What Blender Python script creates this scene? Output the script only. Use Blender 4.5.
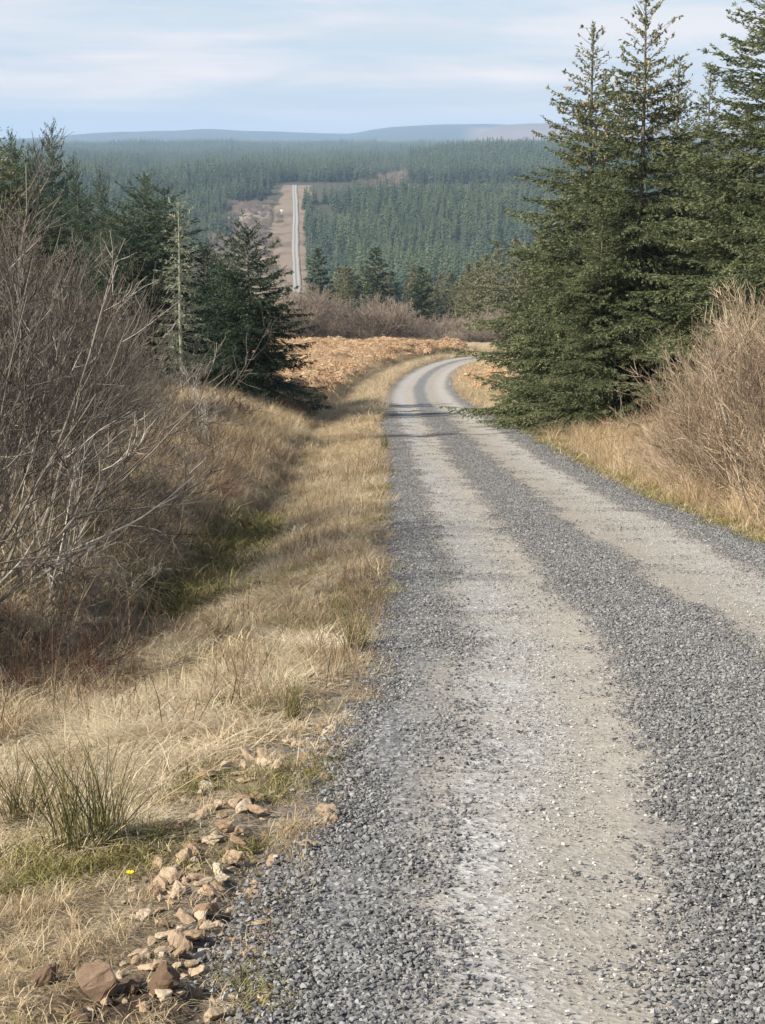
import bpy, bmesh, math
import numpy as np
from math import radians, sin, cos, atan, tan, pi

S = bpy.context.scene
for o in list(bpy.data.objects):
    bpy.data.objects.remove(o)
COL = S.collection
rng = np.random.default_rng(11)

# ------------------------------------------------------------------ camera
F = 1700.0
W, H = 765, 1024
HOR = 145.0                                   # pixel row of the true horizon
PITCH = atan((512 - HOR) / F)
CP, SP = cos(PITCH), sin(PITCH)
cd = bpy.data.cameras.new('camera')
cd.sensor_fit = 'VERTICAL'
cd.sensor_height = 24.0
cd.lens = 24.0 * F / H
cd.clip_start = 0.1
cd.clip_end = 60000
cam = bpy.data.objects.new('camera', cd)
cam.location = (0, 0, 0)
cam.rotation_euler = (pi / 2 - PITCH, 0, 0)
COL.objects.link(cam)
S.camera = cam

# ------------------------------------------------------------------ sky, sun, exposure
SUN_EL, SUN_AZ = radians(37), radians(239)     # azimuth clockwise from +Y: behind the left shoulder
wd = bpy.data.worlds.new('World')
S.world = wd
wd.use_nodes = True
nt = wd.node_tree
nt.nodes.clear()
def N(tree, kind, **kw):
    n = tree.nodes.new(kind)
    for k, v in kw.items():
        setattr(n, k, v)
    return n
sky = N(nt, 'ShaderNodeTexSky', sky_type='NISHITA')
sky.sun_disc = False
sky.sun_elevation = SUN_EL
sky.sun_rotation = SUN_AZ
sky.altitude = 200
sky.air_density = 1.0
sky.dust_density = 1.2
sky.ozone_density = 2.0
tc = N(nt, 'ShaderNodeTexCoord')
mp = N(nt, 'ShaderNodeMapping')
mp.inputs['Scale'].default_value = (4.2, 4.2, 40.0)
mp.inputs['Rotation'].default_value = (0, radians(-1.2), 0)
nz = N(nt, 'ShaderNodeTexNoise')
nz.inputs['Scale'].default_value = 1.25
nz.inputs['Detail'].default_value = 7
nz.inputs['Roughness'].default_value = 0.55
nz.inputs['Distortion'].default_value = 0.35
rp = N(nt, 'ShaderNodeValToRGB')
rp.color_ramp.elements[0].position = 0.42
rp.color_ramp.elements[0].color = (0, 0, 0, 1)
rp.color_ramp.elements[1].position = 0.64
rp.color_ramp.elements[1].color = (1, 1, 1, 1)
mx = N(nt, 'ShaderNodeMix', data_type='RGBA')
mx.inputs['B'].default_value = (7.3, 6.65, 6.45, 1)     # thin sunlit cloud, in the sky texture's own units
veil = N(nt, 'ShaderNodeMix', data_type='RGBA')
veil.inputs['B'].default_value = (4.75, 5.75, 7.0, 1)   # thin high veil over the whole sky
bg = N(nt, 'ShaderNodeBackground')
bg.inputs['Strength'].default_value = 0.083
out = N(nt, 'ShaderNodeOutputWorld')
L = nt.links.new
L(tc.outputs['Generated'], mp.inputs['Vector'])
L(mp.outputs[0], nz.inputs['Vector'])
L(nz.outputs['Fac'], rp.inputs['Fac'])
mp2 = N(nt, 'ShaderNodeMapping')
mp2.inputs['Scale'].default_value = (3.0, 3.0, 34.0)
mp2.inputs['Location'].default_value = (3.1, 1.7, .35)
mp2.inputs['Rotation'].default_value = (0, radians(2.0), 0)
nz2 = N(nt, 'ShaderNodeTexNoise')
nz2.inputs['Scale'].default_value = 1.6
nz2.inputs['Detail'].default_value = 8
nz2.inputs['Roughness'].default_value = .6
nz2.inputs['Distortion'].default_value = .6
rp2 = N(nt, 'ShaderNodeValToRGB')
rp2.color_ramp.elements[0].position = .42
rp2.color_ramp.elements[0].color = (4.45, 5.15, 6.1, 1)
rp2.color_ramp.elements[1].position = .62
rp2.color_ramp.elements[1].color = (5.15, 5.4, 5.95, 1)
L(tc.outputs['Generated'], mp2.inputs['Vector'])
L(mp2.outputs[0], nz2.inputs['Vector'])
L(nz2.outputs['Fac'], rp2.inputs['Fac'])
L(rp2.outputs['Color'], veil.inputs['B'])
L(sky.outputs[0], veil.inputs['A'])
L(veil.outputs['Result'], mx.inputs['A'])
sx = N(nt, 'ShaderNodeSeparateXYZ')
L(tc.outputs['Generated'], sx.inputs[0])
vr = N(nt, 'ShaderNodeMapRange')
vr.inputs['From Min'].default_value = 0.02
vr.inputs['From Max'].default_value = 0.5
vr.inputs['To Min'].default_value = 0.85
vr.inputs['To Max'].default_value = 0.12
L(sx.outputs['Z'], vr.inputs['Value'])
L(vr.outputs[0], veil.inputs['Factor'])
cm = N(nt, 'ShaderNodeMath', operation='MULTIPLY')
L(rp.outputs['Color'], cm.inputs[0])
L(vr.outputs[0], cm.inputs[1])
band = N(nt, 'ShaderNodeValToRGB')                 # the broken cloud is thickest in a low band
bz = N(nt, 'ShaderNodeMath', operation='MULTIPLY')
bz.inputs[1].default_value = 5.0
L(sx.outputs['Z'], bz.inputs[0])
for k, (p_, v_) in enumerate([(0, .15), (.09, .45), (.19, 1.25), (.27, .75), (.40, .8)]):
    e_ = band.color_ramp.elements[k] if k < 2 else band.color_ramp.elements.new(p_)
    e_.position = p_
    e_.color = (v_, v_, v_, 1)
cm2 = N(nt, 'ShaderNodeMath', operation='MULTIPLY')
cm2.use_clamp = True
L(bz.outputs[0], band.inputs['Fac'])
L(cm.outputs[0], cm2.inputs[0])
L(band.outputs['Color'], cm2.inputs[1])
L(cm2.outputs[0], mx.inputs['Factor'])
L(mx.outputs['Result'], bg.inputs['Color'])
L(bg.outputs[0], out.inputs['Surface'])

sd = bpy.data.lights.new('sun', 'SUN')
sd.energy = 4.5
sd.angle = radians(1.0)
sd.color = (1.0, 0.945, 0.85)
sun = bpy.data.objects.new('sun', sd)
sun.rotation_euler = (pi / 2 - SUN_EL, 0, pi - SUN_AZ)
COL.objects.link(sun)

S.view_settings.view_transform = 'Standard'
S.view_settings.look = 'None'
S.view_settings.exposure = 0.8
S.view_settings.gamma = 1
S.view_settings.use_curve_mapping = False
S.render.engine = 'CYCLES'
S.cycles.max_bounces = 6
S.cycles.diffuse_bounces = 3
S.cycles.glossy_bounces = 2
S.cycles.transmission_bounces = 4
S.cycles.transparent_max_bounces = 4
S.cycles.volume_bounces = 1
S.cycles.use_denoising = True

# ------------------------------------------------------------------ helpers
def mesh_np(name, V, Q=None, T=None, mats=(), fattr=None, smooth=False, midx=None, vcol=None, vattr=None):
    """A mesh from numpy vertices, quads and triangles, with optional face and vertex attributes."""
    me = bpy.data.meshes.new(name)
    V = np.asarray(V, np.float32).reshape(-1, 3)
    Q = np.zeros((0, 4), np.int32) if Q is None else np.asarray(Q, np.int32).reshape(-1, 4)
    T = np.zeros((0, 3), np.int32) if T is None else np.asarray(T, np.int32).reshape(-1, 3)
    nq, ntr = len(Q), len(T)
    me.vertices.add(len(V))
    me.vertices.foreach_set('co', V.ravel())
    me.loops.add(nq * 4 + ntr * 3)
    me.loops.foreach_set('vertex_index', np.concatenate([Q.ravel(), T.ravel()]).astype(np.int32))
    me.polygons.add(nq + ntr)
    st = np.concatenate([np.arange(nq) * 4, nq * 4 + np.arange(ntr) * 3]).astype(np.int32)
    me.polygons.foreach_set('loop_start', st)
    me.polygons.foreach_set('use_smooth', np.full(nq + ntr, bool(smooth)))
    if midx is not None:
        me.polygons.foreach_set('material_index', np.asarray(midx, np.int32))
    for m in mats:
        me.materials.append(m)
    me.update(calc_edges=True)
    for k, a in (fattr or {}).items():
        at = me.attributes.new(k, 'FLOAT', 'FACE')
        at.data.foreach_set('value', np.asarray(a, np.float32))
    for k, a in (vattr or {}).items():
        at = me.attributes.new(k, 'FLOAT', 'POINT')
        at.data.foreach_set('value', np.asarray(a, np.float32))
    if vcol is not None:
        at = me.attributes.new('gcol', 'FLOAT_COLOR', 'POINT')
        c = np.ones((len(V), 4), np.float32)
        c[:, :3] = vcol
        at.data.foreach_set('color', c.ravel())
    return me

class Geo:
    """Collects pieces of geometry for one mesh."""
    def __init__(s):
        s.V, s.Q, s.T, s.qa, s.ta, s.n = [], [], [], [], [], 0
    def add(s, V, Q=None, T=None, a=0.5):
        V = np.asarray(V, float).reshape(-1, 3)
        if Q is not None and len(Q):
            Q = np.asarray(Q)
            s.Q.append(Q + s.n); s.qa.append(np.broadcast_to(a, len(Q)))
        if T is not None and len(T):
            T = np.asarray(T)
            s.T.append(T + s.n); s.ta.append(np.broadcast_to(a, len(T)))
        s.V.append(V); s.n += len(V)
    def mesh(s, name, mats, smooth=False):
        Q = np.concatenate(s.Q) if s.Q else None
        T = np.concatenate(s.T) if s.T else None
        a = np.concatenate(s.qa + s.ta)
        return mesh_np(name, np.concatenate(s.V), Q, T, mats, {'rnd': a}, smooth)

def norm(v):
    return v / np.maximum(np.linalg.norm(v, axis=-1, keepdims=True), 1e-9)

def tubes(C, R, k=4):
    """N polylines of P points swept to k-sided tubes: returns vertices and quads."""
    C = np.asarray(C, float); R = np.asarray(R, float)
    n, p, _ = C.shape
    T = norm(np.gradient(C, axis=1))
    ref = np.where(np.abs(T[:, :1, 2:3]) > 0.8, np.array([1.0, 0, 0]), np.array([0, 0, 1.0]))
    A = norm(np.cross(T, np.broadcast_to(ref, T.shape)))
    B = np.cross(T, A)
    ang = np.arange(k) * 2 * pi / k
    V = C[:, :, None, :] + R[:, :, None, None] * (A[:, :, None, :] * np.cos(ang)[None, None, :, None] + B[:, :, None, :] * np.sin(ang)[None, None, :, None])
    i = np.arange(n)[:, None, None] * p * k + np.arange(p - 1)[None, :, None] * k + np.arange(k)[None, None, :]
    j = np.arange(n)[:, None, None] * p * k + np.arange(p - 1)[None, :, None] * k + ((np.arange(k) + 1) % k)[None, None, :]
    Q = np.stack([i, j, j + k, i + k], -1).reshape(-1, 4)
    return V.reshape(-1, 3), Q

def ribbons(C, Wd, side):
    """N polylines of P points as flat tapered strips of width Wd along direction side."""
    n, p, _ = C.shape
    V = np.stack([C - side[:, None, :] * Wd[:, :, None] * .5, C + side[:, None, :] * Wd[:, :, None] * .5], 2).reshape(-1, 3)
    i = np.arange(n)[:, None] * p * 2 + np.arange(p - 1)[None, :] * 2
    Q = np.stack([i, i + 1, i + 3, i + 2], -1).reshape(-1, 4)
    return V, Q

def link(name, me, parent=None, loc=None, rotz=0.0, scale=None):
    o = bpy.data.objects.new(name, me)
    COL.objects.link(o)
    if parent is not None:
        o.parent = parent
    if loc is not None:
        o.location = loc
    o.rotation_euler.z = rotz
    if scale is not None:
        o.scale = scale if hasattr(scale, '__len__') else (scale,) * 3
    return o

def tag(o, label=None, cat=None, group=None, kind=None):
    if label: o['label'] = label
    if cat: o['category'] = cat
    if group: o['group'] = group
    if kind: o['kind'] = kind
    return o

def sm(a, b, x):
    t = np.clip((np.asarray(x, float) - a) / (b - a), 0, 1)
    return t * t * (3 - 2 * t)

_h = np.random.default_rng(5).random((256, 256))
def vnoise(x, y, f, oct=3):
    """Value noise in -1..1."""
    r = 0; amp = 1; tot = 0
    x = np.asarray(x, float); y = np.asarray(y, float)
    for k in range(oct):
        X = x * f + 13.7 * k; Y = y * f + 5.3 * k
        xi = np.floor(X).astype(int); yi = np.floor(Y).astype(int)
        fx = X - xi; fy = Y - yi
        fx = fx * fx * (3 - 2 * fx); fy = fy * fy * (3 - 2 * fy)
        g = lambda a, b: _h[a & 255, b & 255]
        v = (g(xi, yi) * (1 - fx) + g(xi + 1, yi) * fx) * (1 - fy) + (g(xi, yi + 1) * (1 - fx) + g(xi + 1, yi + 1) * fx) * fy
        r = r + amp * (v * 2 - 1); tot += amp
        amp *= .5; f *= 2
    return r / tot

def pchip(xs, ys):
    xs = np.array(xs, float); ys = np.array(ys, float)
    h = np.diff(xs); d = np.diff(ys) / h
    m = np.zeros_like(xs)
    for i in range(1, len(xs) - 1):
        if d[i - 1] * d[i] > 0:
            w1 = 2 * h[i] + h[i - 1]; w2 = h[i] + 2 * h[i - 1]
            m[i] = (w1 + w2) / (w1 / d[i - 1] + w2 / d[i])
    m[0], m[-1] = d[0], d[-1]
    def f(x):
        x = np.clip(np.asarray(x, float), xs[0], xs[-1])
        i = np.clip(np.searchsorted(xs, x) - 1, 0, len(xs) - 2)
        t = (x - xs[i]) / h[i]
        return ((1 + 2 * t) * (1 - t) ** 2 * ys[i] + t * (1 - t) ** 2 * h[i] * m[i] + t * t * (3 - 2 * t) * ys[i + 1] + t * t * (t - 1) * h[i] * m[i + 1])
    return f

# ------------------------------------------------------------------ lie of the land (metres, the eye at the origin)
road_z = pchip([-60, -20, 0, 3.7, 9.66, 15.55, 29.9, 48.4, 89.3, 139.3, 174.5, 200, 260, 400, 600, 750, 850, 1000, 1200, 1400, 1480, 2000, 3000, 4000, 5000, 6000, 7000, 9500, 12000],
               [8, 1.6, -1.50, -2.05, -2.93, -3.84, -5.88, -8.05, -12.9, -18.1, -21.0, -23.6, -29.5, -44, -58, -65, -67.3, -62.5, -50, -36.5, -33.5, -31, -24, -16, -8, -6, -8, -8, -8])
road_x = pchip([-60, 0, 4, 10, 16, 30, 46, 70, 94, 120, 140, 153, 163, 170, 175, 179, 183, 188],
               [1.6, 1.62, 1.68, 1.90, 2.02, 2.12, 2.0, 1.95, 2.2, 3.1, 4.5, 6.3, 9.2, 13.5, 19, 25.5, 34, 46])
HALF = 1.9
def far_x(Y):
    return -43.0 - 28.0 * (np.asarray(Y, float) - 850) / 550

left_prof = pchip([-60, -20, -9, -6.6, -5.5, -4.8, -4.2, -3.7, -3.1, -2.5, -1.9, 0], [3.0, 1.6, .65, .42, .16, -.22, -.56, -.52, -.30, -.13, -.03, 0])
right_prof = pchip([0, 1.9, 2.4, 3.2, 4.2, 5.6, 8, 20, 60], [0, -.03, -.13, -.16, .02, .30, .5, 1.2, 3.0])

def ridge(u):
    """Height of the far hills above the plateau, in pixels of the photograph over the horizon."""
    f = pchip([-900, 0, 60, 90, 130, 180, 215, 250, 290, 345, 375, 410, 450, 490, 540, 600, 760, 1600],
              [4, 5, 7, 10, 12, 12.5, 14.5, 12.5, 11.5, 9.5, 14, 17, 19, 19.5, 16, 13, 10, 6])
    return f(u)
def ridge2(u):
    f = pchip([-900, 380, 420, 460, 500, 540, 600, 700, 1600], [-8, -6, 0, 8, 18.5, 20.5, 19, 14, 8])
    return f(u)

def ground(X, Y, fine=True):
    X = np.asarray(X, float); Y = np.asarray(Y, float)
    z = road_z(Y)
    dx = X - road_x(np.minimum(Y, 188))
    near = 1 - sm(165, 240, Y)
    c = np.where(dx < 0, left_prof(dx), right_prof(dx))
    c = np.where(dx < -8, .62 + (c - .62) * (1 - sm(50, 120, Y)), c)
    c = np.where((dx < -2.2) & (c < 0), c * (1 - .4 * sm(26, 50, Y)), c)
    # the ditch side of the bracken field is a higher bank
    c = c + sm(55, 85, Y) * near * 0.5 * sm(-3.9, -5.6, dx) + sm(55, 100, Y) * near * 0.35 * sm(2.4, 6, dx)
    c = np.where((dx < -2.2) & (c < 0), c * (.45 + .55 * sm(7, 14, Y)), c)
    z = z + c * near
    off = sm(2.0, 3.2, np.abs(dx))
    if fine:
        z = z + near * off * (0.12 * vnoise(X, Y, .55, 3) + 0.06 * vnoise(X + 9, Y, 2.2, 2)) * (1 + 1.4 * sm(-4.2, -5.6, dx))
    far = sm(230, 600, Y)
    z = z + (far * 5 * vnoise(X, Y, 1 / 260, 3) + 13 * sm(1500, 2300, Y) * (1 - sm(4000, 5500, Y)) * vnoise(X + 300, Y, 1 / 480, 2)) * (1 - np.exp(-((X - far_x(Y)) / 60) ** 2))
    z = z + sm(780, 900, Y) * (1 - sm(1330, 1450, Y)) * 1.1 * np.sin(Y / 27.0 + X / 160)
    u = 382.5 + F * X / np.maximum(Y, 1)
    z = z + 9 * sm(1500, 2300, Y) * (1 - sm(3000, 4200, Y)) * sm(400, 470, u) + 12 * sm(450, 900, Y) * (1 - sm(1700, 2600, Y)) * sm(170, -60, u)
    z = z + sm(6400, 9000, Y) * (ridge(u) * 9000 / F + 10 + 7 * vnoise(X, Y, 1 / 700, 3))
    h2 = np.maximum(ridge2(u) * 7400 / F + 8, 0) * sm(6000, 7300, Y)
    z = np.maximum(z, np.where(Y > 6000, road_z(Y) + h2, -1e9))
    return z

def px(u, v, Y):
    a = (u - 382.5) / F; b = (512 - v) / F
    k = Y / (CP + b * SP)
    return np.array([a * k, Y, k * (-SP + b * CP)])

def on_ground(u, v):
    """The point of the ground seen at pixel u, v."""
    a = (u - 382.5) / F; b = (512 - v) / F
    Ys = np.concatenate([np.arange(2.5, 60, .01), np.arange(60, 400, .1)])
    k = Ys / (CP + b * SP)
    z = k * (-SP + b * CP); x = a * k
    g = ground(x, Ys)
    i = np.argmax(z < g)
    return np.array([x[i], Ys[i], g[i]])

def at(u, Y):
    X = (u - 382.5) / F * Y * 1.0
    return np.array([X, Y, float(ground(X, Y))])

# ------------------------------------------------------------------ materials
def material(name, rough=.9, spec=.2):
    m = bpy.data.materials.new(name)
    m.use_nodes = True
    t = m.node_tree
    b = t.nodes['Principled BSDF']
    b.inputs['Roughness'].default_value = rough
    b.inputs['Specular IOR Level'].default_value = spec
    return m, t, b

def ramp(t, stops, interp='LINEAR'):
    r = N(t, 'ShaderNodeValToRGB')
    r.color_ramp.interpolation = interp
    e = r.color_ramp.elements
    while len(e) < len(stops):
        e.new(.5)
    for k, (p, c) in enumerate(stops):
        e[k].position = p
        e[k].color = (*c, 1) if len(c) == 3 else c
    return r

def leafy(name, stops, rough=.75, spec=.15, trans=0.0, obj=0.35, noise=None):
    """Colour by a per-face value mixed with a per-object random value; optional blotches along the object."""
    m, t, b = material(name, rough, spec)
    a = N(t, 'ShaderNodeAttribute', attribute_name='rnd')
    oi = N(t, 'ShaderNodeObjectInfo')
    mxx = N(t, 'ShaderNodeMix', data_type='FLOAT')
    mxx.inputs['Factor'].default_value = obj
    t.links.new(a.outputs['Fac'], mxx.inputs[2])
    t.links.new(oi.outputs['Random'], mxx.inputs[3])
    r = ramp(t, stops)
    src = mxx.outputs[0]
    if noise:
        tcn = N(t, 'ShaderNodeTexCoord')
        nn = N(t, 'ShaderNodeTexNoise')
        nn.inputs['Scale'].default_value = noise
        nn.inputs['Detail'].default_value = 3
        ma = N(t, 'ShaderNodeMath', operation='MULTIPLY_ADD')
        ma.inputs[1].default_value = 1.2
        ma.inputs[2].default_value = -0.6
        ad = N(t, 'ShaderNodeMath', operation='ADD')
        t.links.new(tcn.outputs['Object'], nn.inputs['Vector'])
        t.links.new(nn.outputs['Fac'], ma.inputs[0])
        t.links.new(ma.outputs[0], ad.inputs[0])
        t.links.new(src, ad.inputs[1])
        src = ad.outputs[0]
    t.links.new(src, r.inputs['Fac'])
    t.links.new(r.outputs['Color'], b.inputs['Base Color'])
    if trans > 0:
        tr = N(t, 'ShaderNodeBsdfTranslucent')
        ms = N(t, 'ShaderNodeMixShader')
        ms.inputs['Fac'].default_value = trans
        t.links.new(r.outputs['Color'], tr.inputs['Color'])
        t.links.new(b.outputs[0], ms.inputs[1])
        t.links.new(tr.outputs[0], ms.inputs[2])
        t.links.new(ms.outputs[0], t.nodes['Material Output'].inputs['Surface'])
    return m

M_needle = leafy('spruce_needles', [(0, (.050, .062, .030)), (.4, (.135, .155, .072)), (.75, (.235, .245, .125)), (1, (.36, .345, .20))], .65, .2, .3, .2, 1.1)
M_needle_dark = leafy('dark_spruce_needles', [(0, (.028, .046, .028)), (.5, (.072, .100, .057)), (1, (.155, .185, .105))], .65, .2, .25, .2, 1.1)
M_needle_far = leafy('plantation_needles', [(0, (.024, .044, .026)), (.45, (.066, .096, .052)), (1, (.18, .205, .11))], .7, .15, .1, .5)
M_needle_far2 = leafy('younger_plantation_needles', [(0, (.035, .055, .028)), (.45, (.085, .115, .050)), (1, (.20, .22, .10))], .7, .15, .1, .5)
M_larch = leafy('larch_twigs', [(0, (.11, .105, .055)), (.5, (.21, .20, .10)), (1, (.31, .29, .16))], .8, .1, .15, .4)
M_lichen = leafy('lichen_twigs', [(0, (.16, .17, .12)), (.5, (.28, .29, .20)), (1, (.40, .40, .29))], .9, .1, 0, .1)
M_pale = leafy('pale_twigs', [(0, (.24, .20, .16)), (.5, (.40, .36, .30)), (1, (.52, .48, .42))], .85, .15, 0, .1)
M_bark = leafy('spruce_bark', [(0, (.09, .075, .06)), (1, (.22, .19, .15))], .95, .1, 0, .2, 3)
M_cone = leafy('spruce_cones', [(0, (.17, .13, .085)), (.5, (.28, .22, .145)), (1, (.40, .33, .235))], .8, .15, 0, .1)
M_twig = leafy('bare_twigs', [(0, (.040, .032, .025)), (.4, (.10, .083, .066)), (.75, (.21, .18, .143)), (1, (.42, .37, .31))], .8, .2, 0, .25, .8)
M_twig_tan = leafy('tan_twigs', [(0, (.085, .058, .038)), (.35, (.24, .17, .11)), (.7, (.48, .375, .26)), (1, (.68, .58, .44))], .8, .2, 0, .2, .8)
M_twig_far = leafy('purplish_twigs', [(0, (.14, .105, .08)), (.5, (.26, .205, .155)), (1, (.40, .33, .25))], .85, .1, 0, .4)
M_bramble = leafy('russet_stems', [(0, (.055, .026, .018)), (.5, (.11, .055, .036)), (1, (.2, .115, .07))], .8, .2, 0, .2)
M_straw = leafy('dry_grass', [(0, (.17, .115, .06)), (.25, (.35, .255, .145)), (.6, (.58, .46, .285)), (1, (.78, .67, .47))], .75, .2, .2, .4)
M_straw_pale = leafy('bleached_grass', [(0, (.34, .25, .15)), (.5, (.60, .49, .32)), (1, (.78, .69, .51))], .75, .2, .2, .4)
M_straw_warm = leafy('warm_dry_grass', [(0, (.21, .125, .055)), (.4, (.47, .345, .20)), (1, (.70, .57, .38))], .75, .2, .2, .4)
M_stem = leafy('brown_stalks', [(0, (.09, .06, .036)), (.5, (.22, .15, .09)), (1, (.40, .30, .19))], .8, .15, .1, .3)
M_green = leafy('mossy_grass', [(0, (.085, .075, .022)), (.5, (.21, .19, .06)), (1, (.42, .36, .16))], .8, .15, .2, .4)
M_rush = leafy('rush_stems', [(0, (.05, .045, .02)), (.35, (.12, .115, .04)), (.7, (.26, .22, .09)), (1, (.48, .38, .21))], .6, .25, .15, .1)
M_bracken = leafy('dead_bracken', [(0, (.27, .15, .08)), (.3, (.50, .32, .18)), (.65, (.66, .47, .28)), (1, (.80, .66, .45))], .85, .1, .15, .4)
M_heather = leafy('dark_heather', [(0, (.03, .02, .014)), (.6, (.085, .055, .038)), (1, (.17, .12, .085))], .9, .1, 0, .2)
M_stone_grey = leafy('grey_gravel', [(0, (.085, .083, .080)), (.45, (.165, .161, .153)), (.8, (.25, .244, .232)), (1, (.37, .36, .335))], .8, .3, 0, .15)
M_stone_pale = leafy('pale_gravel', [(0, (.19, .175, .15)), (.5, (.33, .315, .28)), (1, (.52, .50, .46))], .85, .25, 0, .15)
def stone_mat(name, stops):
    m, t, b = material(name, .9, .15)
    tcn = N(t, 'ShaderNodeTexCoord'); oi = N(t, 'ShaderNodeObjectInfo')
    add = N(t, 'ShaderNodeVectorMath', operation='ADD')
    t.links.new(tcn.outputs['Object'], add.inputs[0]); t.links.new(oi.outputs['Location'], add.inputs[1])
    nn = N(t, 'ShaderNodeTexNoise'); nn.inputs['Scale'].default_value = 9; nn.inputs['Detail'].default_value = 8; nn.inputs['Roughness'].default_value = .65
    t.links.new(add.outputs[0], nn.inputs['Vector'])
    m2 = N(t, 'ShaderNodeMix', data_type='FLOAT'); m2.inputs[0].default_value = .45
    t.links.new(nn.outputs['Fac'], m2.inputs[2]); t.links.new(oi.outputs['Random'], m2.inputs[3])
    r = ramp(t, stops); t.links.new(m2.outputs[0], r.inputs['Fac']); t.links.new(r.outputs['Color'], b.inputs['Base Color'])
    bp = N(t, 'ShaderNodeBump'); bp.inputs['Strength'].default_value = .5; bp.inputs['Distance'].default_value = .01
    n2 = N(t, 'ShaderNodeTexNoise'); n2.inputs['Scale'].default_value = 45; n2.inputs['Detail'].default_value = 6
    t.links.new(add.outputs[0], n2.inputs['Vector']); t.links.new(n2.outputs['Fac'], bp.inputs['Height']); t.links.new(bp.outputs[0], b.inputs['Normal'])
    return m
M_stone_tan = stone_mat('tan_stone', [(.15, (.19, .12, .07)), (.4, (.36, .25, .155)), (.65, (.50, .39, .265)), (.9, (.62, .54, .42))])
M_stone_brown = stone_mat('brown_stone', [(.15, (.055, .034, .022)), (.5, (.16, .105, .068)), (.85, (.29, .205, .14))])

# ground: colour of the place from a vertex attribute, broken up with noise
m, t, b = material('moor_ground', .95, .1)
M_ground = m
at_ = N(t, 'ShaderNodeAttribute', attribute_name='gcol')
tcn = N(t, 'ShaderNodeTexCoord')
n1 = N(t, 'ShaderNodeTexNoise'); n1.inputs['Scale'].default_value = 7; n1.inputs['Detail'].default_value = 9; n1.inputs['Roughness'].default_value = .7
r1 = ramp(t, [(.25, (.45, .43, .40)), (.5, (1, 1, 1)), (.75, (1.35, 1.32, 1.28))])
mu = N(t, 'ShaderNodeMix', data_type='RGBA', blend_type='MULTIPLY'); mu.inputs['Factor'].default_value = 1
t.links.new(tcn.outputs['Object'], n1.inputs['Vector']); t.links.new(n1.outputs['Fac'], r1.inputs['Fac'])
t.links.new(at_.outputs['Color'], mu.inputs['A']); t.links.new(r1.outputs['Color'], mu.inputs['B'])
t.links.new(mu.outputs['Result'], b.inputs['Base Color'])
bp = N(t, 'ShaderNodeBump'); bp.inputs['Strength'].default_value = .8; bp.inputs['Distance'].default_value = .05
n2 = N(t, 'ShaderNodeTexNoise'); n2.inputs['Scale'].default_value = 22; n2.inputs['Detail'].default_value = 6
t.links.new(tcn.outputs['Object'], n2.inputs['Vector']); t.links.new(n2.outputs['Fac'], bp.inputs['Height']); t.links.new(bp.outputs[0], b.inputs['Normal'])

# road: grey crushed stone with two worn pale wheel tracks, by the lateral position 'lane'
m, t, b = material('gravel_road', .92, .2)
M_road = m
la = N(t, 'ShaderNodeAttribute', attribute_name='lane')
tcn = N(t, 'ShaderNodeTexCoord')
def noise(scale, det=5, rough=.6, vec=None):
    n = N(t, 'ShaderNodeTexNoise'); n.inputs['Scale'].default_value = scale; n.inputs['Detail'].default_value = det; n.inputs['Roughness'].default_value = rough
    t.links.new(vec or tcn.outputs['Object'], n.inputs['Vector'])
    return n.outputs['Fac']
def math(op, a, bb, c=None):
    n = N(t, 'ShaderNodeMath', operation=op)
    for i, x in enumerate((a, bb, c)):
        if x is None: continue
        if hasattr(x, 'links') or hasattr(x, 'is_linked'): t.links.new(x, n.inputs[i])
        else: n.inputs[i].default_value = x
    return n.outputs[0]
wob = math('MULTIPLY_ADD', noise(.7, 3), .36, -.18)
wob2 = math('MULTIPLY_ADD', noise(9, 4), .16, -.08)
lane = math('ADD', math('ADD', la.outputs['Fac'], wob), wob2)
lane01 = math('MULTIPLY_ADD', lane, .25, .5)          # -2..2 m -> 0..1
def L01(x): return x * .25 + .5
trk = ramp(t, [(0, (0, 0, 0)), (L01(-1.70), (.0, .0, .0)), (L01(-1.45), (.85, .85, .85)), (L01(-1.2), (1, 1, 1)), (L01(-.62), (1, 1, 1)), (L01(-.36), (0, 0, 0)), (L01(.06), (0, 0, 0)), (L01(.30), (1, 1, 1)), (L01(1.3), (1, 1, 1)), (L01(1.58), (0, 0, 0)), (1, (0, 0, 0))])
t.links.new(lane01, trk.inputs['Fac'])
wht = ramp(t, [(0, (0, 0, 0)), (L01(-1.5), (0, 0, 0)), (L01(-1.28), (1, 1, 1)), (L01(-1.05), (1, 1, 1)), (L01(-.85), (.15, .15, .15)), (L01(.6), (0, 0, 0)), (L01(.95), (.55, .55, .55)), (L01(1.2), (.7, .7, .7)), (L01(1.4), (0, 0, 0))])
t.links.new(lane01, wht.inputs['Fac'])
vo = N(t, 'ShaderNodeTexVoronoi'); vo.inputs['Scale'].default_value = 42; vo.inputs['Randomness'].default_value = 1
t.links.new(tcn.outputs['Object'], vo.inputs['Vector'])
sep = N(t, 'ShaderNodeSeparateColor'); t.links.new(vo.outputs['Color'], sep.inputs[0])
grey = ramp(t, [(0, (.09, .088, .087)), (.5, (.17, .166, .16)), (.85, (.25, .244, .235)), (1, (.40, .385, .36))])
t.links.new(sep.outputs[0], grey.inputs['Fac'])
tan_ = ramp(t, [(.2, (.235, .20, .155)), (.5, (.345, .305, .245)), (.75, (.47, .43, .36))])
t.links.new(noise(16, 9, .72), tan_.inputs['Fac'])
whi = ramp(t, [(0, (.22, .215, .20)), (.55, (.40, .39, .37)), (1, (.66, .65, .62))])
t.links.new(sep.outputs[1], whi.inputs['Fac'])
mA = N(t, 'ShaderNodeMix', data_type='RGBA'); mB = N(t, 'ShaderNodeMix', data_type='RGBA')
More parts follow.
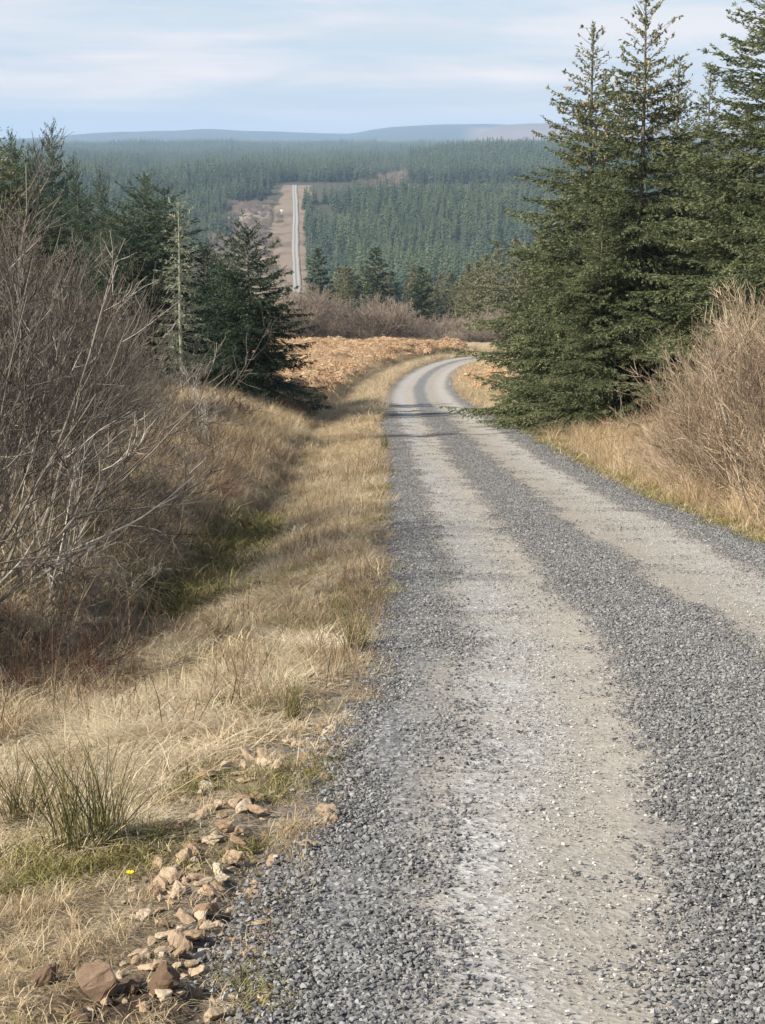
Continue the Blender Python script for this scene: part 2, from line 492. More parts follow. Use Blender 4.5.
wn = math('MULTIPLY', wht.outputs['Color'], math('MULTIPLY_ADD', noise(2.2, 5, .7), 1.6, -.25))
t.links.new(wn, mA.inputs['Factor']); t.links.new(tan_.outputs['Color'], mA.inputs['A']); t.links.new(whi.outputs['Color'], mA.inputs['B'])
tn = math('MULTIPLY', trk.outputs['Color'], math('MULTIPLY_ADD', noise(3.2, 8, .8), 1.3, .35))
mB.clamp_factor = True
t.links.new(tn, mB.inputs['Factor']); t.links.new(grey.outputs['Color'], mB.inputs['A']); t.links.new(mA.outputs['Result'], mB.inputs['B'])
t.links.new(mB.outputs['Result'], b.inputs['Base Color'])
bp = N(t, 'ShaderNodeBump'); bp.inputs['Strength'].default_value = .6; bp.inputs['Distance'].default_value = .007
t.links.new(math('ADD', math('MULTIPLY', vo.outputs['Distance'], .9), noise(60, 4)), bp.inputs['Height']); t.links.new(bp.outputs[0], b.inputs['Normal'])
del math
import math

edge = lambda x: sm(-1.75, -2.35, x)
def stony(X, Y):
    """1 in the strip of stones and bare soil between the grass and the gravel, 0 away from it."""
    ax = np.interp(Y, [3.5, 4.2, 5.0, 6.2, 7.6, 8.6], [-.50, -.52, -.60, -.66, -.46, -.25])
    w = np.interp(Y, [3.5, 5, 7.6, 8.6], [.40, .30, .22, .14])
    hollow = np.exp(-((X + .68) / .2) ** 2 - ((Y - 3.92) / .22) ** 2)
    return hollow + np.exp(-((X - ax) / w) ** 2) * (1 - sm(8.4, 9.6, Y)) * (.75 + .5 * vnoise(X, Y, 4, 2))

# ------------------------------------------------------------------ the ground sheet
def ground_sheet():
    Ys = [-40, -25, -15, -8, -4, -1, 1.0]
    y = 2.0
    while y < 11500:
        Ys.append(y); y += max(.05, y * .0085)
    Ys = np.array(Ys)
    tt = np.linspace(-1, 1, 421)
    tt = np.sign(tt) * (.45 * np.abs(tt) + .55 * np.abs(tt) ** 2.6)
    wid = 13 + .44 * np.maximum(Ys, 0)
    X = tt[None, :] * wid[:, None] + np.where(Ys < 200, 1.0, 0)[:, None]
    Y = np.broadcast_to(Ys[:, None], X.shape)
    Z = ground(X, Y)
    dx = X - road_x(np.minimum(Y, 188))
    onroad = (1 - sm(1.55, 1.95, np.abs(dx))) * (Y < 200)
    Z = Z - .09 * onroad
    # colour of the place
    n = vnoise(X, Y, .5, 4); n2 = vnoise(X + 40, Y + 7, 1.7, 3)
    c = np.zeros(X.shape + (3,))
    def put(col, w):
        w = np.clip(w, 0, 1)[..., None]
        c[:] = c * (1 - w) + np.array(col) * w
    put((.41, .32, .19), np.ones_like(X))
    put((.25, .18, .095), sm(.0, .6, n))
    put((.15, .15, .05), sm(.15, .6, n2) * .7 * (Y < 60))
    put((.13, .14, .045), np.exp(-((dx + 4.1) / .5) ** 2) * sm(13, 17, Y) * (1 - sm(26, 34, Y)) * .9)
    put((.22, .16, .095), sm(-4.4, -5.2, dx) * (1 - sm(45, 60, Y)) * (.55 + .4 * n))
    put((.17, .145, .11), sm(-2.9, -1.95, dx) * sm(-1.2, -1.9, dx) * (1 - sm(14, 24, Y)))
    put((.13, .095, .06), stony(X, Y) * .85 * (dx < -1.7))
    put((.055, .038, .026), np.exp(-((X + .68) / .16) ** 2 - ((Y - 3.95) / .14) ** 2) * 1.2)
    put((.15, .14, .125), (1 - sm(1.9, 2.35, np.abs(dx) + .3 * n2)) * (Y < 200))
    put((.46, .29, .16), sm(62, 80, Y) * sm(-4.6, -5.4, dx) * (1 - sm(155, 170, Y)) * .9)
    put((.46, .30, .17), sm(90, 110, Y) * sm(2.6, 4.5, dx) * .8)
    put((.27, .25, .12), sm(30, 50, Y) * sm(2.0, 2.6, dx) * sm(5.0, 3.6, dx) * (1 - sm(80, 100, Y)) * (.5 + n))
    put((.12, .095, .055), sm(176, 186, Y))
    put((.075, .072, .042), sm(500, 700, Y))
    fx = X - far_x(Y)
    heath = (fx > -(24 - 13 * sm(900, 1400, Y)) + 4 * vnoise(Y * 0, Y, .03, 2)) & (fx < 12 + 3 * vnoise(Y * 0, Y, .04, 2)) & (Y > 600) & (Y < 1480)
    put((.29, .215, .15), heath * (.8 + .2 * vnoise(X, Y, .05, 3)))
    put((.16, .12, .085), heath * sm(.0, .5, vnoise(X, Y, .09, 3)))
    put((.30, .24, .19), ((fx < -18) & (fx > -62) & (Y > 880) & (Y < 1290)) * .9)
    u = 382.5 + F * X / np.maximum(Y, 1)
    put((.27, .20, .165), sm(355, 375, u) * sm(425, 405, u) * (Y > 1480) * (Y < 2300) * .9)
    put((.05, .065, .04), sm(2300, 2600, Y))
    put((.035, .05, .045), sm(6000, 7000, Y) * (.6 + .4 * vnoise(X, Y, 1 / 400, 3)))
    put((.29, .20, .17), sm(455, 480, u) * (Y > 6300) * (Y < 8200) * (.75 + .35 * vnoise(X, Y, 1 / 250, 3)))
    r, k = X.shape
    i = np.arange(r - 1)[:, None] * k + np.arange(k - 1)[None, :]
    Q = np.stack([i, i + 1, i + k + 1, i + k], -1).reshape(-1, 4)
    me = mesh_np('ground', np.stack([X, Y, Z], -1), Q, None, [M_ground], None, True, None, c.reshape(-1, 3))
    o = link('ground', me)
    tag(o, kind='structure')
ground_sheet()

def road_surf(X, Y, lat):
    rut = -.028 * (np.exp(-((lat + .95) / .42) ** 2) + np.exp(-((lat - .75) / .42) ** 2))
    z = .012 + rut - .16 * sm(1.72, 2.25, np.abs(lat) + .16 * vnoise(X, Y, 1.6, 3))
    return z + .012 * vnoise(X, Y, 1.3, 2) + .003 * vnoise(X, Y, 11, 3)

# the gravel road, a ribbon along its centre line
def road_ribbon():
    cy = [-30, -15, -5, 0, 2]
    y = 3.0
    while y < 187.5:
        cy.append(y); y += max(.05, min(y * .012, .6))
    cy = np.array(cy)
    cx = road_x(cy)
    d = np.stack([np.gradient(cx, cy), np.ones_like(cy)], 1)
    d /= np.linalg.norm(d, axis=1, keepdims=True)
    nx, ny = d[:, 1], -d[:, 0]
    lat = np.linspace(-2.3, 2.3, 116)
    X = cx[:, None] + nx[:, None] * lat; Y = cy[:, None] + ny[:, None] * lat
    Z = np.broadcast_to(road_z(cy)[:, None], X.shape).copy()
    Lt = np.broadcast_to(lat, X.shape)
    Z += road_surf(X, Y, Lt)
    r, k = X.shape
    i = np.arange(r - 1)[:, None] * k + np.arange(k - 1)[None, :]
    Q = np.stack([i, i + 1, i + k + 1, i + k], -1).reshape(-1, 4)
    me = mesh_np('road', np.stack([X, Y, Z], -1), Q, None, [M_road], None, True, None, None, {'lane': (Lt + .36 * (1 - sm(3.4, 9.0, Y)) * sm(-1.7, -1.3, Lt)).ravel()})
    tag(link('road', me), kind='structure')
road_ribbon()

def far_road():
    cy = np.arange(775, 1476, 4.0)
    lat = np.linspace(-2.15, 2.15, 27)
    X = far_x(cy)[:, None] + (.25 * np.sin(cy / 61) + .12 * np.sin(cy / 19 + 1))[:, None] + lat * (1 + .12 * vnoise(cy * 0, cy, .05, 2))[:, None]; Y = np.broadcast_to(cy[:, None], X.shape)
    Z = ground(X, Y).max(axis=1)[:, None] + .35 + 0 * X
    r, k = X.shape
    i = np.arange(r - 1)[:, None] * k + np.arange(k - 1)[None, :]
    Q = np.stack([i, i + 1, i + k + 1, i + k], -1).reshape(-1, 4)
    me = mesh_np('distant_road', np.stack([X, Y, Z], -1), Q, None, [M_road], None, True, None, None, {'lane': np.broadcast_to(lat * .93, X.shape).ravel()})
    tag(link('distant_road', me), kind='structure')
far_road()

# ------------------------------------------------------------------ scattering (only for what nobody could count)
def euler_tilt(theta, a, b2=None):
    """Euler angles of a turn theta about z followed by a tilt a about x (and b2 about y)."""
    b2 = np.zeros_like(theta) if b2 is None else b2
    ca, sa, cb, sb, ct, st = np.cos(a), np.sin(a), np.cos(b2), np.sin(b2), np.cos(theta), np.sin(theta)
    R = np.zeros((len(theta), 3, 3))
    Rz = np.zeros_like(R); Rz[:, 0, 0] = ct; Rz[:, 0, 1] = -st; Rz[:, 1, 0] = st; Rz[:, 1, 1] = ct; Rz[:, 2, 2] = 1
    Rx = np.zeros_like(R); Rx[:, 0, 0] = 1; Rx[:, 1, 1] = ca; Rx[:, 1, 2] = -sa; Rx[:, 2, 1] = sa; Rx[:, 2, 2] = ca
    Ry = np.zeros_like(R); Ry[:, 1, 1] = 1; Ry[:, 0, 0] = cb; Ry[:, 0, 2] = sb; Ry[:, 2, 0] = -sb; Ry[:, 2, 2] = cb
    R = Rx @ Ry @ Rz
    return np.stack([np.arctan2(R[:, 2, 1], R[:, 2, 2]), -np.arcsin(np.clip(R[:, 2, 0], -1, 1)), np.arctan2(R[:, 1, 0], R[:, 0, 0])], 1)

STUFF = {
    'gravel': 'loose grey gravel along the middle and edges of the near road',
    'pale_gravel': 'pale crushed stone pressed into the two wheel tracks',
    'coarse_gravel': 'larger loose grey stones strewn along the road margins',
    'dry_grass': 'flattened dry straw grass of the near left verge',
    'grass_tufts_foreground': 'small dry grass tufts dotted over the near left verge',
    'mossy_grass': 'yellow green mossy grass patches on the left verge',
    'sparse_grass': 'thin short grass between the tan stones at the road edge',
    'verge_grass': 'dry straw grass of the left verge further down the road',
    'ditch_moss': 'green mossy growth in the bottom of the left ditch',
    'bank_grass': 'rough dry grass under the willows on the left bank',
    'short_verge_grass': 'short greenish grass along the right edge of the gravel',
    'tall_verge_grass': 'tall straw grass at the foot of the right thicket',
    'ditch_side_grass': 'pale grass between the road and the bracken field',
    'field_grass': 'dry grass on the right side towards the bend',
    'flattened_grass': 'bleached straw mats lying flat on the left verge',
    'flattened_bank_grass': 'bleached straw mats hanging over the left ditch bank',
    'tussock_grass': 'drooping straw tussocks on the left bank',
    'verge_tussock_grass': 'small straw tussocks beside the left ditch',
    'dead_stalk_grass': 'thin brown dead stalks standing on the left verge',
    'bank_stalk_grass': 'thin brown dead stalks among the left bank grass',
    'bracken': 'collapsed orange brown bracken filling the field left of the bend',
    'bracken_field_grass': 'straw grass growing through the orange bracken field',
    'bracken_beyond_the_bend': 'orange bracken patch inside the road bend on the right',
    'plantation_woods': 'dense green spruce plantation right of the distant road',
    'young_plantation_woods': 'lighter green spruces mixed through the plantation right of the distant road',
    'ridge_woods': 'dark spruce wood on the ridge behind the plantation',
    'young_ridge_woods': 'rest of the dark spruce wood on the right ridge',
    'valley_woods': 'spruce wood left of the top of the distant road',
    'young_valley_woods': 'lighter green spruces in the wood left of the distant road',
    'left_valley_woods': 'spruce wood in the valley behind the left hand trees',
    'young_left_valley_woods': 'lighter green spruces in the valley behind the left hand trees',
    'horizon_woods': 'hazy blue green forest along the horizon',
    'young_horizon_woods': 'lighter green patches of the forest along the horizon',
    'near_valley_woods': 'dark young spruces in the valley behind the left willows',
    'young_near_valley_woods': 'more young spruces in the valley behind the left willows',
    'scrub_undergrowth': 'leafless grey brown scrub around the distant road and valley floor',
    'young_scrub_undergrowth': 'more leafless scrub on the heath beside the distant road',
}
def scatter(name, meshes, P, rot, scl, kind='stuff', label=None, cat=None):
    P = np.asarray(P, float)
    n = len(P)
    me = bpy.data.meshes.new(name)
    me.vertices.add(n)
    me.vertices.foreach_set('co', P.astype(np.float32).ravel())
    at = me.attributes.new('rot', 'FLOAT_VECTOR', 'POINT'); at.data.foreach_set('vector', np.asarray(rot, np.float32).ravel())
    scl = np.asarray(scl, float)
    if scl.ndim == 1: scl = np.repeat(scl[:, None], 3, 1)
    at = me.attributes.new('scl', 'FLOAT_VECTOR', 'POINT'); at.data.foreach_set('vector', scl.astype(np.float32).ravel())
    at = me.attributes.new('pick', 'INT', 'POINT'); at.data.foreach_set('value', rng.integers(0, len(meshes), n).astype(np.int32))
    me.update()
    o = link(name, me)
    words = name.replace('_', ' ')
    cat = cat or ('gravel' if 'gravel' in name else 'wood' if 'wood' in name else 'scrub' if 'scrub' in name else 'bracken' if name.startswith('bracken') and 'grass' not in name else 'moss' if name.endswith('moss') else 'grass')
    tag(o, label or STUFF.get(name, words), cat, None, kind)
    g = bpy.data.node_groups.new(name + '_scatter', 'GeometryNodeTree')
    g.interface.new_socket('Geometry', in_out='INPUT', socket_type='NodeSocketGeometry')
    g.interface.new_socket('Geometry', in_out='OUTPUT', socket_type='NodeSocketGeometry')
    gi = g.nodes.new('NodeGroupInput'); go = g.nodes.new('NodeGroupOutput')
    ip = g.nodes.new('GeometryNodeInstanceOnPoints')
    jn = g.nodes.new('GeometryNodeJoinGeometry')
    for k, ms in enumerate(meshes):
        so = bpy.data.objects.new(ms.name + '_source', ms)
        on = g.nodes.new('GeometryNodeObjectInfo')
        on.inputs['Object'].default_value = so
        on.inputs['As Instance'].default_value = True
        g.links.new(on.outputs['Geometry'], jn.inputs[0])
    ip.inputs['Pick Instance'].default_value = True
    for nm, ty, sk in (('pick', 'INT', 'Instance Index'), ('rot', 'FLOAT_VECTOR', 'Rotation'), ('scl', 'FLOAT_VECTOR', 'Scale')):
        na = g.nodes.new('GeometryNodeInputNamedAttribute'); na.data_type = ty
        na.inputs['Name'].default_value = nm
        g.links.new(na.outputs['Attribute'], ip.inputs[sk])
    g.links.new(gi.outputs[0], ip.inputs['Points'])
    g.links.new(jn.outputs[0], ip.inputs['Instance'])
    g.links.new(ip.outputs[0], go.inputs[0])
    md = o.modifiers.new('scatter', 'NODES'); md.node_group = g
    return o

# ------------------------------------------------------------------ stones
def hull_stone(seed, flat=.55, npts=14, n_sub=0):
    r = np.random.default_rng(seed)
    p = norm(r.normal(size=(npts, 3))) * r.uniform(.75, 1.1, (npts, 1))
    p *= np.array([1, r.uniform(.6, .9), flat * r.uniform(.7, 1.2)])
    bm = bmesh.new()
    for q in p: bm.verts.new(q)
    res = bmesh.ops.convex_hull(bm, input=bm.verts)
    bmesh.ops.delete(bm, geom=list({e for e in res['geom_interior'] + res['geom_unused'] if isinstance(e, bmesh.types.BMVert)}), context='VERTS')
    if n_sub:
        bmesh.ops.bevel(bm, geom=bm.edges[:], offset=.06, segments=2, affect='EDGES', profile=.6)
        bmesh.ops.triangulate(bm, faces=bm.faces[:])
        bmesh.ops.subdivide_edges(bm, edges=[e for e in bm.edges if e.calc_length() > .3], cuts=2, use_grid_fill=True)
        bmesh.ops.triangulate(bm, faces=bm.faces[:])
        bm.normal_update()
        for v in bm.verts:
            c = v.co
            v.co = c + v.normal * (.045 * sin(c.x * 9 + seed) * sin(c.y * 8 + 1.3 * seed) + .03 * sin(c.z * 17 + c.x * 13))
    bm.verts.index_update()
    V = np.array([v.co[:] for v in bm.verts]); T = np.array([[v.index for v in f.verts] for f in bm.faces if len(f.verts) == 3])
    bm.free()
    return V, T
HULLS = [hull_stone(s) for s in range(12)]

def stone_clump(seed, n, rad, s0, s1, mat, sink=.12, flat=1.0):
    r = np.random.default_rng(seed)
    g = Geo()
    for i in range(n):
        V, T = HULLS[r.integers(len(HULLS))]
        s = s0 * (s1 / s0) ** (r.random() ** 1.7)
        a = r.uniform(0, 2 * pi); e = r.normal(0, .35); f = r.normal(0, .35)
        Rz = np.array([[cos(a), -sin(a), 0], [sin(a), cos(a), 0], [0, 0, 1]])
        Rx = np.array([[1, 0, 0], [0, cos(e), -sin(e)], [0, sin(e), cos(e)]])
        Ry = np.array([[cos(f), 0, sin(f)], [0, 1, 0], [-sin(f), 0, cos(f)]])
        rr = rad * math.sqrt(r.random()); b = r.uniform(0, 2 * pi)
        g.add((V * s * np.array([1, 1, flat])) @ (Rz @ Rx @ Ry).T + np.array([rr * cos(b), rr * sin(b), s * (.5 * flat - sink) + r.uniform(0, .006)]), None, T, r.random())
    return g.mesh('stone_clump', [mat])

def slope_tilt(Y):
    return np.arctan((road_z(Y + .3) - road_z(Y - .3)) / .6)

def lane_shift(Y):
    """The worn tracks lie a little further left close to the eye."""
    return .36 * (1 - sm(3.4, 9.0, Y))
def road_pts(n, y0, y1, lanes, power=1.0):
    """n points on the road between y0 and y1 with more of them near; lanes is a density function of the lateral position."""
    out = []
    while sum(map(len, out)) < n:
        Y = y0 * (y1 / y0) ** (rng.random(n * 3) ** power)
        x = rng.uniform(-2.3, 2.3, n * 3)
        keep = rng.random(n * 3) < lanes(x + lane_shift(Y) * sm(-1.7, -1.3, x) + .12 * vnoise(x, Y, .7, 2), Y)
        out.append(np.stack([road_x(Y) + x, Y, x], 1)[keep])
    return np.concatenate(out)[:n]

def on_road(p):
    z = road_z(p[:, 1]) + road_surf(p[:, 0], p[:, 1], p[:, 2])
    return np.stack([p[:, 0], p[:, 1], z], 1)

def lane_grey(x, Y):
    return np.clip(sm(-1.36, -1.72, x) * 1.2 + sm(-.62, -.34, x) * sm(.32, .04, x) + sm(1.28, 1.66, x), 0, 1) * (1 - .75 * sm(2.0, 2.3, np.abs(x))) * (1 - sm(34, 78, Y)) + .02
def lane_pale(x, Y):
    return np.clip(np.exp(-((x + 1.18) / .24) ** 2) + .5 * np.exp(-((x - 1.1) / .25) ** 2) + .26 * (np.abs(x + .8) < .5) + .22 * (np.abs(x - .7) < .55), 0, 1)

grey_c = [stone_clump(100 + i, 74, .18, .0028, .0125, M_stone_grey) for i in range(6)]
pale_c = [stone_clump(200 + i, 26, .19, .002, .010, M_stone_pale, .12, .7) for i in range(5)]
p = road_pts(10500, 3.2, 78, lane_grey, .95)
scatter('gravel', grey_c, on_road(p), euler_tilt(rng.uniform(0, 6.28, len(p)), slope_tilt(p[:, 1])), rng.uniform(.8, 1.25, len(p)) * (1 + .012 * p[:, 1]))
p = road_pts(6500, 3.2, 60, lambda x, Y: lane_pale(x, Y) * (1 - sm(30, 60, Y)), .8)
scatter('pale_gravel', pale_c, on_road(p), euler_tilt(rng.uniform(0, 6.28, len(p)), slope_tilt(p[:, 1])), rng.uniform(.7, 1.25, len(p)) * (1 + .012 * p[:, 1]))
big_c = [stone_clump(250 + i, 3, .22, .009, .019, M_stone_grey, .2) for i in range(4)]  # larger loose stones
p = road_pts(300, 3.2, 24, lambda x, Y: np.clip(sm(-1.4, -1.75, x) + .25 * sm(1.3, 1.7, x) + .06, 0, 1), .8)
scatter('coarse_gravel', big_c, on_road(p), euler_tilt(rng.uniform(0, 6.28, len(p)), slope_tilt(p[:, 1])), rng.uniform(.8, 1.2, len(p)))

# roadside stones, each a thing
STONE_ME = []
for s in range(7):
    V, T = hull_stone(40 + s, .62, 13, 1)
    STONE_ME.append(mesh_np('stone', V, None, T, [M_stone_tan], None, False))
BROWN_ME = []
for s in range(4):
    V, T = hull_stone(70 + s, .8, 12, 1)
    BROWN_ME.append(mesh_np('rock', V, None, T, [M_stone_brown], None, False))
def put_stone(u, v, w_px, label, brown=False, group=None, hgt=1.0, k=None):
    q = on_ground(u, v + w_px * .25)
    s = w_px / F * q[1] * .66
    me = (BROWN_ME if brown else STONE_ME)
    o = link('rock' if brown else 'stone', me[rng.integers(len(me)) if k is None else k % len(me)], None, q + np.array([0, 0, s * hgt * .36]), rng.uniform(0, 6.28), (s, s * rng.uniform(.75, 1.05), s * hgt * rng.uniform(.85, 1.1)))
    o.rotation_euler.x = rng.normal(0, .25); o.rotation_euler.y = rng.normal(0, .25)
    tag(o, label, 'rock' if brown else 'stone', group)
    return o
put_stone(166, 985, 40, 'largest reddish brown rock at the foot of the left verge, its top slanted', True, None, 1.1, 0)
put_stone(98, 985, 46, 'pointed brown rock beside the dark soil hollow in the verge', True, None, 1.2, 1)
put_stone(44, 975, 34, 'dark brown rock left of the pointed one, half buried in soil', True, None, .9, 2)
put_stone(130, 985, 30, 'light brown wedge shaped rock between the two biggest rocks', True, None, .8, 3)
put_stone(83, 1012, 34, 'flat brown rock below the pointed rock at the picture bottom', True, None, .5, 0)
put_stone(281, 890, 34, 'flat pinkish tan slab lying where the grass meets the gravel', False, None, .55, 0)
put_stone(184, 858, 24, 'upright rounded tan stone at the head of the stone line', False, None, 1.4, 1)
put_stone(168, 874, 24, 'tan stone just left of the upright one, near the yellow flower', False, None, .9, 2)
put_stone(186, 916, 26, 'pale cream stone with a flat top in the middle of the verge stones', False, None, .9, 3)
put_stone(265, 936, 24, 'orange tan stone alone on the edge of the gravel', False, None, .6, 4)
put_stone(312, 980, 22, 'yellowish stone lying well out among the grey gravel', False, None, .8, 5)
put_stone(326, 728, 24, 'orange tan stone at the top of the line beside the road edge', False, None, .7, 6)
put_stone(320, 742, 16, 'smaller tan stone below the topmost orange one', False, None, .8, 0)
put_stone(250, 752, 28, 'broad pale stone by the dead branch at the verge top', False, None, .6, 1)
put_stone(205, 785, 20, 'pale sand coloured stone under the rush tuft slope', False, None, .7, 2)
for i in range(250):
    v = rng.uniform(722, 1018)
    c = np.interp(v, [735, 780, 850, 920, 1018], [318, 235, 200, 190, 175]); sd_ = np.interp(v, [735, 850, 1018], [22, 36, 66])
    u = np.clip(rng.normal(c, sd_) if i % 4 else rng.uniform(c - 40, np.interp(v, [735, 1018], [345, 300])), 4, 350)
    put_stone(u, v, rng.uniform(11, 27) * (.6 if rng.random() < .5 else 1), 'small tan stone among dry grass at the road edge', False, 'small tan stones along the left road edge', rng.uniform(.6, 1.0))

# ------------------------------------------------------------------ grass
def grass_clump(seed, n, h, lean, spread, width, mat, P=5, flat=0.0, comb=None):
    """A tuft: n curved blades; flat 0 stands upright, 1 lies along the ground."""
    r = np.random.default_rng(seed)
    az = r.uniform(0, 2 * pi, n) if comb is None else r.normal(comb, 1.0, n)
    el = np.clip(r.normal(1.25 - flat * 1.0, .25, n), .05, 1.5)
    bend = r.uniform(.4, 1.0, n) * lean
    ln = h * r.uniform(.45, 1.15, n)
    base = np.zeros((n, 3)); rr = spread * np.sqrt(r.random(n)); ba = r.uniform(0, 2 * pi, n)
    base[:, 0] = rr * np.cos(ba); base[:, 1] = rr * np.sin(ba)
    C = np.zeros((n, P, 3)); C[:, 0] = base
    e = el.copy(); a = az.copy()
    for k in range(1, P):
        st = ln / (P - 1)
        C[:, k, 0] = C[:, k - 1, 0] + st * np.cos(e) * np.cos(a)
        C[:, k, 1] = C[:, k - 1, 1] + st * np.cos(e) * np.sin(a)
        C[:, k, 2] = np.maximum(C[:, k - 1, 2] + st * np.sin(e), .008 + .02 * flat * r.random(n))
        e = e - bend / (P - 1) * (1 + .6 * k); a = a + r.normal(0, .25, n)
    wd_ = width * r.uniform(.6, 1.3, n)[:, None] * np.array([1, .95, .8, .55, .12])[None, :P]
    side = np.stack([-np.sin(az + r.normal(0, .6, n)), np.cos(az), np.zeros(n)], 1)
    V, Q = ribbons(C, wd_, norm(side))
    g = Geo(); g.add(V, Q, None, np.repeat(r.random(n), P - 1))
    return g.mesh('grass_tuft', [mat])

def verge_pts(n, y0, y1, d0, d1, power=.9, dens=None):
    out = []; c = 0
    while c < n:
        Y = y0 * (y1 / y0) ** (rng.random(n * 2) ** power)
        x = rng.uniform(d0, d1, n * 2)
        X = road_x(Y) + x
        keep = np.abs(X) < .27 * Y + 1.2
        if dens is not None: keep &= rng.random(n * 2) < dens(x, Y, X)
        q = np.stack([X, Y, ground(X, Y), x], 1)[keep]
        out.append(q); c += len(q)
        if len(q) == 0: break
    return np.concatenate(out)[:n]
def grow(name, meshes, q, s0, s1, yk=.0, tilt=.25, label=None, cat=None):
    n = len(q)
    s = rng.uniform(s0, s1, n) * (1 + yk * q[:, 1])
    scatter(name, meshes, q[:, :3], euler_tilt(rng.uniform(0, 6.28, n), slope_tilt(np.minimum(q[:, 1], 170)) + rng.normal(0, tilt * .5, n), rng.normal(0, tilt * .5, n)), s)

thatch = [grass_clump(300 + i, 60, .34, 1.1, .13, .0042, M_straw, 5, .95) for i in range(6)]
tuft = [grass_clump(320 + i, 46, .34, 1.3, .07, .0042, M_straw, 5, .25) for i in range(6)]
tall = [grass_clump(340 + i, 40, .62, .75, .09, .005, M_straw_warm, 5, .05) for i in range(6)]
moss = [grass_clump(360 + i, 70, .10, 1.0, .13, .0045, M_green, 5, .4) for i in range(5)]
stub = [grass_clump(380 + i, 26, .20, 1.5, .12, .0036, M_straw, 5, .6) for i in range(5)]

q = verge_pts(3600, 3.4, 16, -4.6, -1.8, .9, lambda x, Y, X: edge(x) * np.clip(1.0 - 2.0 * stony(X, Y), .04, 1) * (.34 + .66 * sm(5.5, 8, Y)))
grow('dry_grass', thatch, q, .26, .52, .038)
q = verge_pts(1100, 3.4, 16, -4.6, -1.85, .9, lambda x, Y, X: edge(x) * np.clip(.5 + vnoise(X, Y, 1.3, 2), 0, 1) * np.clip(1 - 1.3 * stony(X, Y), 0, 1))
grow('grass_tufts_foreground', tuft, q, .22, .48, .03)
q = verge_pts(1500, 3.4, 34, -4.4, -1.8, .9, lambda x, Y, X: edge(x) * sm(.05, .45, vnoise(X + 40, Y + 7, 1.7, 3)) * np.clip(1.1 - 1.3 * stony(X, Y), 0, 1))
grow('mossy_grass', moss, q, .45, .9, .04)
q = verge_pts(700, 3.4, 11, -3.2, -1.55, .9, lambda x, Y, X: sm(-1.6, -2.2, x))
grow('sparse_grass', stub, q, .3, .6, .0)
q = verge_pts(5200, 14, 62, -5.0, -1.95, .8, lambda x, Y, X: edge(x + .1) * .95 * (1 - .8 * np.exp(-((x + 4.1) / .45) ** 2 - ((Y - 19.5) / 4) ** 2)))
grow('verge_grass', thatch + thatch[:3] + tuft[:3], q, .42, .8, .014)
q = verge_pts(900, 15, 26, -4.7, -3.5, .8)
grow('ditch_moss', moss, q, 1.6, 3.0, .01)
q = verge_pts(4200, 9, 70, -12, -4.6, .8, lambda x, Y, X: np.clip(.6 + vnoise(X, Y, .8, 2), 0, 1))
grow('bank_grass', tuft + tall, q, .7, 1.2, .004)
q = verge_pts(900, 13, 60, 1.95, 2.9, .8)
grow('short_verge_grass', moss + stub, q, .8, 1.5, .012)
q = verge_pts(6500, 12, 66, 2.5, 10.5, .8, lambda x, Y, X: sm(2.3, 3.0, x + .4 * vnoise(X, Y, .9, 2)))
grow('tall_verge_grass', tall + tuft, q, .7, 1.2, .004)
q = verge_pts(5200, 55, 178, -5.2, -1.9, .9, lambda x, Y, X: edge(x + .1))
grow('ditch_side_grass', thatch + tuft, q, 1.0, 1.5, .01)
q = verge_pts(4200, 60, 178, 1.95, 12, .9)
grow('field_grass', tuft + thatch, q, 1.0, 1.5, .009)
mat_ = [grass_clump(370 + i, 110, .42, .55, .17, .0045, M_straw_pale, 5, 1.12, .9 * i) for i in range(5)]
q = verge_pts(2300, 4.6, 40, -4.3, -2.15, .85, lambda x, Y, X: np.clip(.35 + 1.3 * vnoise(X + 60, Y, .8, 2), 0, 1) * np.clip(1 - 2.0 * stony(X, Y), 0, 1))
grow('flattened_grass', mat_, q, .4, .8, .02)
q = verge_pts(500, 13, 50, -8, -4.2, .85)
grow('flattened_bank_grass', mat_, q, .8, 1.3, .006)
tussock = [grass_clump(390 + i, 190, .62, 2.1, .17, .0055, M_straw, 5, .12) for i in range(4)]
q = verge_pts(1300, 11, 60, -8.5, -4.4, .85, lambda x, Y, X: np.clip(.55 + 1.2 * vnoise(X + 3, Y, .9, 2), 0, 1))
grow('tussock_grass', tussock, q, .7, 1.25, .003)
q = verge_pts(170, 8, 45, -4.0, -2.4, .8, lambda x, Y, X: np.clip(.3 + 1.5 * vnoise(X + 3, Y, .9, 2), 0, 1))
grow('verge_tussock_grass', tussock, q, .35, .7, .008)
stems = [grass_clump(395 + i, 16, .42, .25, .12, .0042, M_stem, 5, .02) for i in range(4)]
q = verge_pts(380, 5.5, 45, -4.2, -2.0, .8, lambda x, Y, X: np.clip(.25 + 1.6 * vnoise(X + 21, Y, .8, 2), 0, 1))
grow('dead_stalk_grass', stems, q, .5, 1.1, .01)
q = verge_pts(420, 10, 40, -9, -4.2, .8)
grow('bank_stalk_grass', stems, q, .9, 1.9, .01)
